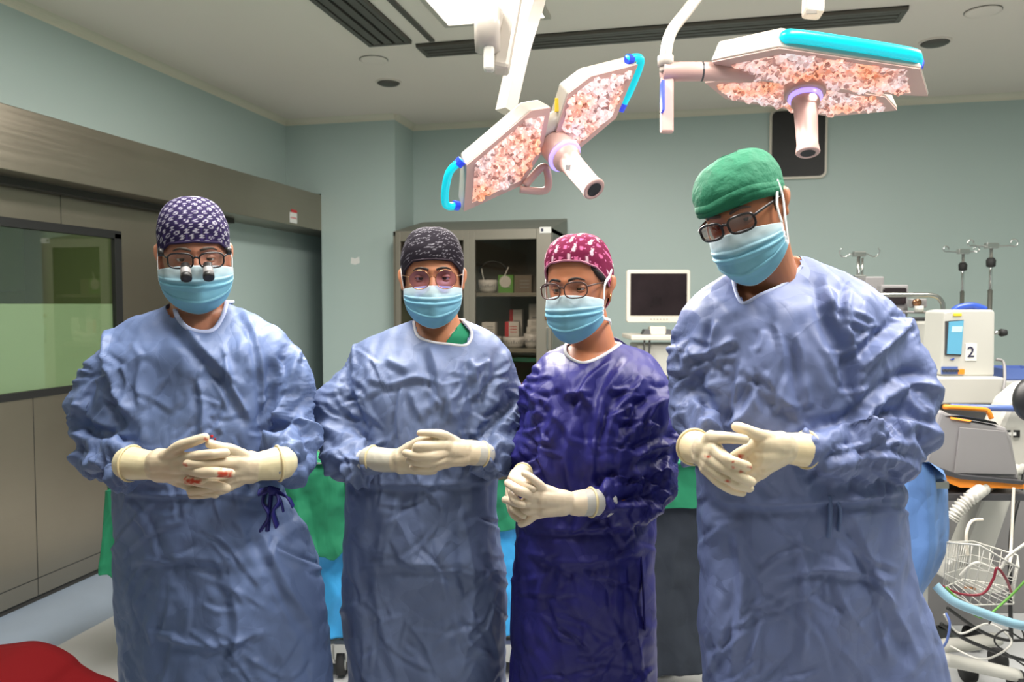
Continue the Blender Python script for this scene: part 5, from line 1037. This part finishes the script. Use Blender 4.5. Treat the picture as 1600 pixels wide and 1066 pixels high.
# ------------------------------------------------------------------ loupes for the first man
def loupes(TL, gl, M):
    ax = M @ np.array([0, -.80, -.60]); ax = ax/np.linalg.norm(ax)
    for sg in (-1, 1):
        c = TL([np.array([sg*.0245, -.116, -.012])])[0]
        o = MB().lathe([(.0, -.004), (.0095, -.004), (.0098, .008), (.0105, .009), (.0105, .026), (.0118, .027), (.0118, .036), (.010, .037), (0, .034)], c, ax).build('loupe', 'black', gl, True)
        MB().lathe([(.0107, .010), (.0109, .011), (.0109, .024), (.0107, .025)], c, ax).build('loupe_sleeve', 'grey_plastic', o, True)
    for sg in (-1, 1):
        c = TL([np.array([sg*.076, -.070, .014])])[0]; MB().lathe([(0, -.006), (.008, -.006), (.009, 0), (.008, .006), (0, .006)], c, M @ np.array([1., 0, 0])).build('hinge_screw', 'black', gl, True)
HANDS = {}
P1 = dict(D=1.85, cx=315, seed=1.7, eye=(306, 405, .11), rot=(1, 12, -3), hs=.98, hw=.93, crown=.92, skin='skin_pale', jaw=1.05,
  label='man in light blue gown with dark patterned cap and magnifying loupes, at the far left', gownlabel='light blue gown with small blood spots, dark tie at the waist',
  neck=(310, 502, .00, .063), neckline=[(272, 474), (277, 494), (292, 512), (314, 519), (334, 515), (348, 494), (355, 470), (320, 460), (290, 460)], nfront=7, collarm='collar_blue', collar_r=.0055, gownm='gown_blue',
  torso=[(466, 274, 346, .01, .05, 0), (474, 264, 356, .03, .06, 0), (484, 246, 374, .045, .08, 0), (497, 215, 405, .065, .10, 0), (515, 186, 434, .09, .12, 0), (545, 165, 458, .14, .14, 0), (590, 160, 460, .155, .145, .0), (650, 165, 456, .175, .15, .0), (700, 175, 450, .185, .15, .0), (745, 188, 445, .18, .15, 0), (780, 189, 448, .175, .15, 0), (850, 188, 482, .17, .16, 0), (930, 189, 506, .17, .17, 0), (1066, 193, 519, .17, .17, 0), (1350, 195, 525, .18, .18, 0)],
  armL=[(198, 548, .0, 36), (170, 585, .01, 40), (150, 625, .02, 41), (146, 680, .05, 38), (164, 718, .12, 35), (195, 730, .20, 32), (214, 728, .225, 28)],
  armR=[(420, 548, .0, 38), (446, 588, .01, 41), (457, 630, .02, 40), (457, 680, .05, 38), (456, 710, .11, 37), (447, 727, .17, 35), (432, 727, .20, 29)],
  waist=stage(315, 770, 1.85)[2],
  strokes=[(11, 9, [(270, 480), (300, 528), (336, 565), (370, 598)]), (7, 5, [(371, 474), (397, 519), (411, 582), (416, 651), (416, 720)]), (7, 7, [(226, 565), (216, 601), (222, 640)]), (9, 6, [(310, 590), (318, 640), (312, 685)]), (8, 7, [(350, 560), (366, 610), (394, 660)]), (12, 9, [(440, 560), (436, 610), (424, 670)]), (14, 9, [(170, 498), (168, 560), (188, 620), (214, 662)]), (12, 9, [(463, 540), (452, 600), (430, 665)]), (9, 10, [(110, 628), (150, 655), (185, 668)]), (10, 9, [(106, 672), (140, 690), (190, 690)]), (8, 8, [(130, 735), (165, 705), (205, 695)]), (10, 8, [(500, 620), (470, 650), (440, 690)]), (9, 8, [(498, 680), (470, 695), (446, 700)]), (6, 5, [(190, 770), (260, 774), (340, 772), (440, 778)]), (7, 8, [(200, 880), (280, 870), (380, 885)]), (7, 9, [(400, 820), (440, 900), (500, 1000)]), (6, 8, [(330, 850), (370, 960), (360, 1060)]), (6, 7, [(240, 990), (330, 1010), (420, 985)])],
  hairm='hair_grey', eyes=1,
  cap=dict(mat='cap_print', off=.009, cut=[(0, .040), (40, .034), (70, .008), (95, .002), (130, -.02), (180, -.045)], label='dark purple cap printed with white and blue motifs', paint=paint_trees, edge=.003, edgec=(.03, .02, .06), tall=.006, wr=.02),
  mask=dict(top=-.012, bot=-.126, rx=.088, ang=76, drop=.016, straps=[('tl', [(-.0855, -.02, -.012), (-.083, .006, .012), (-.078, .03, .045)]), ('tr', [(.0865, -.02, -.012), (.085, .000, .012), (.081, .005, .05)]), ('bl', [(-.078, .02, -.07), (-.05, .08, -.08)]), ('br', [(.078, .02, -.07), (.05, .08, -.08)])]),
  glasses=dict(y=-.116, w=.0275, h=.0165, z=.000, r=.0019, mat='frame_black', glass='spectacle_glass', e=3.2, cx=.0345, extra=loupes),
  ties=[(.013, .3, [(418, 762, .185), (412, 785, .195), (421, 805, .20), (408, 828, .195)]), (.012, .3, [(430, 764, .185), (436, 785, .2), (427, 800, .205), (433, 822, .195)]), (.008, .3, [(432, 768, .19), (450, 778, .2), (458, 792, .195)]), (.009, .5, [(425, 765, .19), (422, 790, .19), (418, 830, .195)]), (.006, .35, [(427, 765, .19), (438, 780, .20), (443, 800, .20)]), (.010, .5, [(405, 770, .195), (420, 766, .20), (436, 770, .19)])], tiem='gown_violet',
  handL=dict(cuff=[(203, 724, .235, 27), (222, 726, .245, 24), (242, 728, .255, 22)], wrist=(246, 728, .258, 23), cuffend=.9,
    fingers=[[(262, 712, .285, 10), (280, 698, .305, 9.5), (302, 690, .315, 8.5), (320, 684, .315, 7.5)], [(285, 717, .295, 9.5), (308, 713, .325, 9), (332, 710, .335, 8.2), (352, 708, .325, 7.5)], [(288, 731, .295, 9.5), (312, 738, .335, 9), (338, 738, .345, 8.5), (360, 740, .33, 7.5)], [(285, 744, .285, 9.5), (308, 752, .31, 8.5), (332, 757, .325, 8), (354, 763, .315, 7.2)], [(280, 752, .27, 9), (300, 762, .29, 8), (318, 768, .29, 7.2), (337, 773, .285, 6.5)]],
    palm=[[(250, 722, .265, 22), (275, 722, .28, 17)], [(250, 735, .26, 20), (278, 740, .275, 15)]], blood=[(322, 686, 4), (352, 741, 13), (345, 745, 8), (305, 752, 5)]),
  handR=dict(cuff=[(438, 724, .215, 27), (418, 727, .23, 24), (398, 730, .24, 22)], wrist=(394, 730, .245, 23), cuffend=.9,
    fingers=[[(378, 712, .27, 10), (362, 703, .295, 9), (345, 699, .31, 8), (328, 694, .31, 7.5)], [(368, 722, .29, 10), (345, 723, .32, 9), (318, 726, .333, 8.5), (293, 725, .325, 7.5)], [(366, 735, .285, 10), (342, 745, .31, 8.5), (318, 750, .325, 8), (294, 751, .32, 7.5)], [(368, 745, .275, 9.5), (345, 756, .29, 8), (320, 764, .30, 7.5), (298, 768, .30, 7)], [(372, 752, .265, 9), (350, 765, .28, 7.5), (325, 772, .285, 7), (300, 774, .28, 6.5)]],
    palm=[[(392, 726, .25, 22), (372, 727, .275, 17)], [(392, 738, .245, 19), (376, 742, .265, 14)]], blood=[(289, 726, 5), (300, 751, 12), (290, 750, 6), (362, 735, 4)]))
P2 = dict(D=1.98, cx=665, seed=6.2, eye=(676, 434, .10), rot=(0, 4, -1), hs=.94, hw=.97, skin='skin_olive', jaw=.95,
  label='woman in a pale blue surgical gown, dark script-printed cap and round gold glasses, hands clasped', gownlabel='pale blue gown with white neck binding',
  neck=(688, 518, .0, .052), neckline=[(645, 496), (652, 524), (672, 534), (700, 538), (729, 539), (737, 520), (722, 500), (690, 492), (660, 490)], nfront=7, collarm='collar', collar_r=.0035, gownm='gown_blue_pale',
  torso=[(499, 648, 722, .025, .05, 0), (508, 625, 745, .04, .07, 0), (521, 590, 772, .06, .09, 0), (540, 562, 792, .085, .11, 0), (575, 545, 800, .13, .125, 0), (620, 540, 798, .15, .13, 0), (670, 540, 790, .155, .13, 0), (710, 545, 780, .15, .13, 0), (755, 543, 775, .145, .13, 0), (800, 540, 782, .145, .14, 0), (900, 538, 790, .15, .15, 0), (1066, 541, 792, .16, .16, 0), (1320, 541, 795, .17, .17, 0)],
  armL=[(585, 560, .0, 30), (558, 592, .02, 38), (535, 630, .04, 42), (528, 675, .07, 40), (540, 716, .14, 36), (562, 728, .20, 30), (580, 722, .225, 25)],
  armR=[(760, 562, .0, 30), (777, 597, .01, 34), (788, 635, .03, 36), (787, 675, .07, 38), (780, 708, .13, 36), (765, 722, .19, 30), (752, 716, .215, 25)],
  waist=stage(665, 765, 1.98)[2],
  strokes=[(10, 8, [(560, 520), (553, 570), (563, 625), (590, 665)]), (10, 8, [(670, 540), (685, 590), (680, 640)]), (7, 4, [(628, 602), (622, 650), (626, 700)]), (9, 8, [(775, 590), (762, 630), (735, 680)]), (6, 5, [(570, 590), (610, 600), (650, 590), (690, 600)]), (9, 7, [(735, 560), (745, 600), (750, 640)]), (9, 8, [(790, 545), (783, 600), (765, 650)]), (8, 8, [(500, 580), (520, 560), (545, 545)]), (10, 9, [(490, 660), (530, 680), (560, 690)]), (9, 8, [(510, 720), (540, 700), (575, 690)]), (8, 6, [(640, 610), (660, 660)]), (8, 7, [(700, 600), (706, 660)]), (6, 6, [(545, 752), (620, 758), (700, 756), (775, 750)]), (6, 8, [(560, 890), (640, 880), (780, 900)]), (8, 7, [(815, 620), (790, 660), (765, 690)]), (6, 6, [(600, 560), (640, 580)]), (6, 9, [(600, 800), (590, 930), (620, 1060)]), (6, 8, [(720, 790), (740, 920), (720, 1060)])],
  hairm='hair_dark', hair=[[([(.066, .022, .01), (.070, .03, -.03), (.066, .035, -.055)], [.010, .012, .006])], [([(-.066, .022, .01), (-.072, .03, -.03), (-.066, .035, -.075), (-.052, .035, -.10)], [.010, .013, .011, .006])]],
  cap=dict(mat='cap_print', off=.008, cut=[(0, .046), (35, .042), (60, .018), (82, -.016), (120, -.040), (180, -.05)], label='charcoal cap covered in lines of white script-like print', paint=paint_script, edge=.003, edgec=(.03, .022, .03), tall=-.004, wr=.03),
  mask=dict(top=-.020, bot=-.128, rx=.080, ang=72, drop=.008, straps=[('tl', [(-.082, -.03, .008), (-.0835, .005, .05)]), ('tr', [(.081, -.03, .008), (.0835, .005, .05)]), ('bl', [(-.07, .02, -.08), (-.05, .07, -.08)]), ('br', [(.07, .02, -.08), (.05, .07, -.08)])]),
  glasses=dict(y=-.112, w=.0265, h=.0235, z=-.004, r=.0011, mat='frame_gold', glass='spectacle_violet', e=2.15, cx=.034),
  handL=dict(cuff=[(579, 716, .235, 19), (600, 719, .25, 19), (620, 720, .262, 18.5)], wrist=(624, 720, .265, 19), cuffend=.86, cuffc=(.52, .50, .42), c=(.72, .62, .45),
    fingers=[[(640, 700, .285, 9), (656, 690, .30, 8), (668, 687, .31, 7), (680, 687, .315, 6)], [(650, 706, .29, 9), (664, 700, .285, 8), (680, 700, .28, 7)], [(652, 716, .29, 9), (668, 714, .285, 8), (690, 714, .28, 7)], [(652, 726, .285, 9), (668, 726, .30, 7.5), (675, 728, .31, 7)], [(648, 733, .28, 8.5), (664, 736, .285, 7), (678, 736, .285, 6)]],
    palm=[[(628, 716, .27, 18), (645, 712, .28, 14)], [(628, 725, .268, 17), (648, 728, .278, 12)]], knit=[(560, 724, .19, 19), (582, 717, .235, 18)]),
  handR=dict(cuff=[(756, 710, .225, 19), (741, 708, .24, 20), (728, 707, .25, 20)], wrist=(724, 707, .255, 20), cuffend=.5, cuffc=(.50, .49, .45), c=(.76, .64, .46),
    fingers=[[(706, 688, .285, 8.5), (692, 680, .31, 8), (674, 677, .325, 6.5), (656, 677, .325, 5.5)], [(696, 696, .305, 9), (672, 697, .33, 8.5), (652, 698, .335, 7.5), (655, 706, .325, 7), (672, 705, .31, 6.5)], [(696, 706, .30, 9), (674, 712, .33, 8.5), (650, 712, .335, 7.5), (634, 708, .325, 6.5)], [(696, 716, .295, 9), (674, 722, .32, 8), (652, 722, .325, 7.5), (640, 719, .315, 6.5)], [(696, 724, .285, 8.5), (676, 731, .305, 7.5), (656, 732, .31, 7), (645, 730, .30, 6)]],
    palm=[[(722, 704, .26, 18), (702, 701, .29, 16)], [(722, 712, .258, 18), (702, 715, .28, 15)]]))
P3 = dict(D=1.85, cx=915, seed=12.4, eye=(884, 452, .10), rot=(-22, 5, -3), hs=.91, hw=.94, skin='skin_warm', jaw=.95,
  label='woman in a dark violet-blue surgical gown and raspberry cap with rabbits, turned slightly left', gownlabel='dark violet-blue gown with grey neck binding',
  neck=(927, 540, -.01, .051), neckline=[(884, 536), (884, 552), (896, 563), (914, 567), (940, 557), (966, 540), (975, 530), (940, 515), (895, 515)], nfront=7, collarm='collar', collar_r=.0042, gownm='gown_violet', waist=stage(915, 820, 1.85)[2],
  torso=[(537, 884, 972, .025, .05, 0), (546, 866, 1000, .045, .07, 0), (560, 845, 1024, .075, .09, 0), (585, 828, 1042, .125, .11, 0), (625, 814, 1050, .155, .12, 0), (670, 806, 1046, .18, .12, 0), (710, 804, 1036, .19, .12, 0), (750, 808, 1028, .175, .12, 0), (800, 806, 1020, .165, .13, 0), (870, 800, 1024, .165, .14, 0), (960, 796, 1028, .17, .15, 0), (1066, 793, 1030, .17, .15, 0), (1350, 793, 1035, .18, .16, 0)],
  armL=[(868, 575, -.02, 30), (842, 620, -.03, 30), (830, 670, -.02, 30), (828, 710, .03, 28), (826, 738, .08, 24), (822, 745, .12, 20)],
  armR=[(980, 592, .0, 38), (1008, 630, .01, 44), (1020, 690, .03, 44), (1020, 740, .06, 46), (1000, 778, .12, 42), (965, 786, .18, 36), (944, 785, .205, 30)],
  strokes=[(10, 8, [(985, 560), (950, 610), (930, 680), (925, 760)]), (9, 7, [(1000, 600), (960, 650), (945, 720), (950, 790)]), (8, 5, [(960, 560), (915, 600), (900, 650)]), (8, 6, [(880, 620), (905, 615), (930, 640)]), (10, 7, [(1060, 690), (1020, 700), (980, 720)]), (11, 8, [(1060, 740), (1010, 735), (960, 755), (930, 770)]), (10, 8, [(1040, 800), (1000, 790), (950, 795)]), (9, 8, [(870, 640), (850, 700), (860, 760)]), (9, 8, [(1050, 620), (1010, 640), (985, 690)]), (8, 8, [(830, 600), (840, 660), (850, 740)]), (6, 8, [(820, 860), (900, 880), (1010, 860)]), (6, 8, [(880, 870), (870, 960), (890, 1060)]), (7, 7, [(1000, 870), (990, 960), (1005, 1060)]), (7, 8, [(900, 650), (885, 720), (900, 790)]), (6, 6, [(810, 820), (880, 828), (980, 822)])],
  hairm='hair_dark', hair=[[([(.060, -.052, .045), (.071, -.038, .03), (.075, -.020, .015), (.074, -.006, .0)], [.005, .009, .009, .006])]],
  cap=dict(mat='cap_print', off=.010, cut=[(0, .068), (30, .064), (60, .046), (85, .014), (105, -.028), (145, -.07), (180, -.085)], label='raspberry cap printed with white rabbits and pink hearts', paint=paint_bunny, edge=.0026, edgem='pink_hem', tall=-.004, wr=.01),
  mask=dict(top=-.014, bot=-.134, rx=.084, ang=72, drop=.018, strapm='strap', straps=[('tl', [(-.082, -.03, .01), (-.085, .0, .03), (-.07, .06, .05)], .0045), ('tr', [(.084, -.03, .002), (.088, .0, .020), (.080, .05, .045)], .0048), ('bl', [(-.07, .02, -.09), (-.04, .07, -.1)]), ('br', [(.074, .0, -.088), (.062, .05, -.098), (.05, .085, -.11)], .004)]),
  glasses=dict(y=-.114, w=.0285, h=.019, z=-.002, r=.0016, mat='frame_brown', glass='spectacle_glass', e=2.7, cx=.0345),
  ties=[(.004, .3, [(985, 545, -.01), (968, 533, -.03), (955, 528, -.05)]), (.007, .4, [(1000, 850, .10), (1004, 900, .13), (1008, 985, .14)])],
  handL=dict(cuff=[(818, 738, .14, 14), (812, 742, .17, 14), (808, 746, .19, 14)], wrist=(806, 748, .20, 14), c=(.74, .62, .46), cuffc=(.70, .58, .40),
    fingers=[[(812, 744, .225, 7.5), (822, 748, .25, 7), (830, 752, .262, 6)], [(803, 750, .235, 8), (814, 754, .27, 7.5), (824, 760, .285, 7), (833, 764, .288, 6)], [(800, 762, .23, 8), (802, 776, .27, 7.5), (808, 784, .29, 7), (816, 789, .295, 6)], [(797, 770, .22, 7.5), (800, 790, .25, 7), (808, 799, .265, 6.5), (818, 806, .27, 6)], [(796, 776, .205, 7), (800, 800, .23, 6.5), (812, 812, .245, 6), (822, 816, .25, 5.5)]], palm=[[(806, 750, .205, 13), (802, 762, .215, 12)]]),
  handR=dict(cuff=[(926, 785, .235, 22), (912, 786, .245, 21), (900, 787, .25, 20)], wrist=(884, 786, .258, 19), cuffend=.42, cuffc=(.46, .45, .42), c=(.78, .65, .49),
    fingers=[[(850, 766, .275, 9), (838, 754, .285, 7.5), (826, 744, .285, 6.5), (819, 740, .28, 5.5)], [(830, 772, .28, 9.5), (814, 768, .295, 8.2), (801, 760, .285, 7.3), (793, 755, .265, 6.3)], [(830, 782, .275, 9.5), (813, 787, .28, 7.5), (798, 783, .25, 6.8), (789, 781, .235, 6)], [(832, 794, .27, 9), (818, 798, .265, 8), (806, 797, .25, 7)], [(836, 803, .26, 8.5), (824, 814, .26, 7), (814, 819, .255, 6)]],
    palm=[[(882, 782, .26, 17), (850, 778, .275, 16)], [(880, 790, .26, 17), (850, 795, .27, 14)]], knit=[(948, 786, .20, 22), (922, 785, .237, 20)]))
P4 = dict(D=1.62, cx=1240, seed=21.3, eye=(1140, 350, .14), rot=(-24, 11, -17), hs=.93, hw=.96, crown=.86, skin='skin_tan', jaw=1.08,
  label='tall man in light blue gown, green cap and black glasses, tilting his head', gownlabel='light periwinkle blue gown with wide sleeves',
  hole=1.0, neck=(1202, 450, .0, .062), neckline=[(1146, 440), (1152, 462), (1163, 474), (1190, 460), (1222, 446), (1240, 432), (1252, 416), (1240, 385), (1160, 420)], nfront=7, collarm='collar_blue', collar_r=.0038, gownm='gown_periwinkle', waist=stage(1240, 775, 1.62)[2],
  torso=[(400, 1190, 1262, .0, .05, .0), (412, 1165, 1290, .02, .065, .0), (430, 1130, 1330, .045, .085, 0), (450, 1098, 1362, .07, .105, 0), (475, 1075, 1388, .12, .12, 0), (510, 1062, 1400, .14, .13, 0), (560, 1062, 1400, .16, .14, 0), (620, 1070, 1395, .175, .14, 0), (680, 1080, 1390, .18, .14, 0), (730, 1086, 1392, .175, .14, 0), (790, 1086, 1402, .17, .14, 0), (870, 1086, 1420, .165, .14, 0), (960, 1088, 1450, .165, .14, 0), (1066, 1094, 1472, .165, .15, 0), (1480, 1098, 1500, .17, .17, 0)],
  armL=[(1100, 500, .0, 38), (1078, 550, .01, 38), (1078, 600, .03, 36), (1082, 650, .07, 34), (1086, 690, .13, 32), (1088, 705, .17, 27)],
  armR=[(1340, 495, -.02, 50), (1372, 540, -.01, 60), (1400, 590, .0, 60), (1408, 640, .02, 60), (1398, 686, .07, 58), (1350, 708, .14, 52), (1300, 706, .19, 42), (1272, 703, .215, 34)],
  strokes=[(13, 10, [(1285, 430), (1305, 500), (1335, 560), (1345, 640)]), (9, 7, [(1060, 560), (1110, 550), (1150, 530)]), (9, 8, [(1190, 600), (1160, 650), (1130, 670)]), (7, 6, [(1160, 560), (1150, 620), (1146, 680)]), (9, 8, [(1195, 580), (1215, 620), (1260, 650)]), (8, 7, [(1245, 520), (1255, 590), (1262, 640)]), (14, 9, [(1425, 500), (1380, 540), (1335, 580)]), (13, 9, [(1478, 610), (1420, 600), (1370, 630), (1330, 670)]), (11, 9, [(1478, 680), (1420, 665), (1350, 660), (1290, 680)]), (9, 8, [(1440, 740), (1390, 715), (1330, 720), (1285, 735)]), (8, 7, [(1330, 440), (1320, 500), (1330, 540)]), (7, 6, [(1070, 600), (1100, 570), (1145, 555)]), (9, 8, [(1080, 620), (1100, 660), (1130, 690)]), (7, 6, [(1120, 500), (1110, 560)]), (7, 8, [(1100, 780), (1200, 788), (1300, 782), (1395, 775)]), (7, 9, [(1150, 830), (1160, 930), (1140, 1060)]), (7, 9, [(1330, 800), (1370, 900), (1440, 1040)]), (6, 8, [(1250, 820), (1260, 930), (1250, 1050)]), (6, 7, [(1200, 900), (1300, 890), (1400, 910)])],
  hairm='hair_grey', hair=[[([(.066, .002, .03), (.073, -.01, .01), (.0735, -.018, -.012)], [.005, .007, .003])]],
  cap=dict(mat='cap_green', off=.012, cut=[(0, .030), (40, .030), (70, .022), (100, .010), (140, -.02), (180, -.045)], label='loose green cloth cap with folded edge', edge=.003, tall=-.004, puff=.04, wr=.05, rolls=[(.010, 1.01), (.019, 1.012)], lean=(.0, .018, 0)),
  mask=dict(top=-.016, bot=-.136, rx=.084, ang=74, drop=.020, straps=[('tl', [(-.084, -.02, -.01), (-.084, .02, .02)]), ('tr', [(.084, -.035, -.004), (.087, -.008, .03), (.084, .0, .065)], .0048), ('bl', [(-.07, .02, -.08), (-.04, .07, -.09)]), ('br', [(.084, -.02, -.04), (.089, -.0, .01), (.086, .004, .055)], .0048)]),
  glasses=dict(y=-.116, w=.0265, h=.0165, z=-.002, r=.0024, mat='frame_black', glass='smoke_glass', e=3.0, cx=.0335),
  ties=[(.009, .4, [(1295, 775, .17), (1297, 800, .175), (1294, 840, .175)]), (.007, .4, [(1300, 775, .17), (1312, 795, .178), (1310, 830, .178)])], tiem='gown_blue',
  handL=dict(cuff=[(1083, 698, .185, 27), (1092, 701, .21, 25), (1100, 704, .23, 24)], wrist=(1103, 706, .24, 24), c=(.80, .68, .48), cuffc=(.80, .66, .42),
    fingers=[[(1112, 684, .27, 11), (1128, 684, .295, 10), (1145, 685, .305, 9), (1163, 687, .30, 8)], [(1118, 704, .285, 11.5), (1136, 718, .315, 10), (1152, 724, .32, 9), (1167, 729, .31, 8.3)], [(1112, 716, .28, 11.5), (1134, 732, .31, 9.5), (1156, 745, .315, 8.8), (1174, 753, .30, 8)], [(1107, 726, .27, 11), (1130, 744, .295, 9.2), (1152, 757, .30, 8.5), (1171, 763, .285, 7.5)], [(1103, 732, .26, 10), (1122, 752, .28, 8.5), (1142, 765, .28, 7.5), (1160, 770, .27, 6.8)]],
    palm=[[(1102, 700, .25, 22), (1113, 705, .265, 18)], [(1100, 712, .245, 20), (1110, 722, .26, 16)]], blood=[(1145, 722, 2.5), (1147, 731, 4), (1171, 730, 4), (1105, 714, 5), (1136, 752, 5), (1158, 737, 3)]),
  handR=dict(cuff=[(1262, 703, .215, 28), (1245, 702, .225, 26), (1228, 700, .235, 24)], wrist=(1222, 700, .24, 25), c=(.80, .68, .48), cuffc=(.80, .66, .42),
    fingers=[[(1196, 684, .265, 11.5), (1180, 678, .28, 10), (1162, 671, .285, 9.5), (1151, 667, .28, 8.5)], [(1180, 698, .265, 12), (1162, 706, .26, 10), (1148, 714, .24, 9), (1140, 722, .22, 8)], [(1182, 712, .26, 12), (1164, 722, .25, 10), (1150, 733, .23, 9)], [(1184, 726, .255, 12), (1168, 738, .245, 9.5), (1154, 746, .23, 8.5)], [(1188, 738, .245, 11), (1174, 750, .24, 8.5), (1160, 756, .23, 7.5)]],
    palm=[[(1220, 696, .245, 23), (1190, 694, .265, 19)], [(1220, 706, .24, 23), (1188, 712, .262, 21)], [(1215, 714, .238, 18), (1192, 730, .255, 15)]], blood=[(1158, 714, 6), (1154, 733, 3)]))
people = [make_person(s) for s in (P1, P2, P3, P4)]
# small blood spots on the first gown, green scrub seen in the second neckline, earring
def spot(p, s, x, y, r): 
    g = [c for c in p.root.children if c.name.startswith('surgical_gown')][0]; me = g.data; n = len(me.vertices); V = np.zeros(n*3); me.vertices.foreach_get('co', V); V = V.reshape(-1, 3)+p.base
    b = BVHTree.FromPolygons([tuple(v) for v in V], [tuple(f.vertices) for f in me.polygons]); C0 = Vector((0, 0, CAMZ)); d = Vector(tuple(stage(x, y, 1.)))-C0; h = b.ray_cast(C0, d.normalized())
    if h[0] is not None: c = np.array(h[0])-p.base; n_ = np.array(h[1]); n_ = -n_ if n_[1] > 0 else n_; MB().lathe([(r, 0), (r*.8, .0008), (0, .001)], c+n_*.0004, n_, 9).build('blood_spot', 'red', g, True)
for x, y, r in ((331, 682, .0035), (336, 686, .0025), (334, 692, .003), (342, 694, .0022), (330, 700, .002)): spot(people[0], P1, x, y, r)
p = people[1]
def scrub():
    C0 = Vector((0, 0, CAMZ)); gx = np.linspace(694, 742, 26); gy = np.linspace(496, 552, 28); V = []; idx = {}; F = []
    for j, y in enumerate(gy):
        for i, x in enumerate(gx):
            if x-694 < (546-y)*.75-6: continue
            d = Vector(tuple(stage(x, y, 1.)))-C0; h = p.bvh_body.ray_cast(C0, d.normalized())
            if h[0] is None: continue
            idx[(i, j)] = len(V); V.append(np.array(h[0])+np.array([0, -.005, .001])-p.base)
    for j in range(27):
        for i in range(25):
            q = [(i, j), (i, j+1), (i+1, j+1), (i+1, j)]
            if all(k in idx for k in q): F.append([idx[k] for k in q])
            elif sum(k in idx for k in q) == 3: F.append([idx[k] for k in q if k in idx])
    if F: o = link_mesh('scrub_top', V, F, 'scrub_green', p.root); sd = o.modifiers.new('s', 'SOLIDIFY'); sd.thickness = .003
scrub()
e = people[2]; c = e.T((.083, .004, -.034))-e.base; MB().tube([c+np.array([.0, .005*math.cos(a), .007*math.sin(a)]) for a in np.linspace(0, 2*PI, 16, endpoint=False)], .0014, 6, closed=True).build('earring', 'gold', e.root, True)
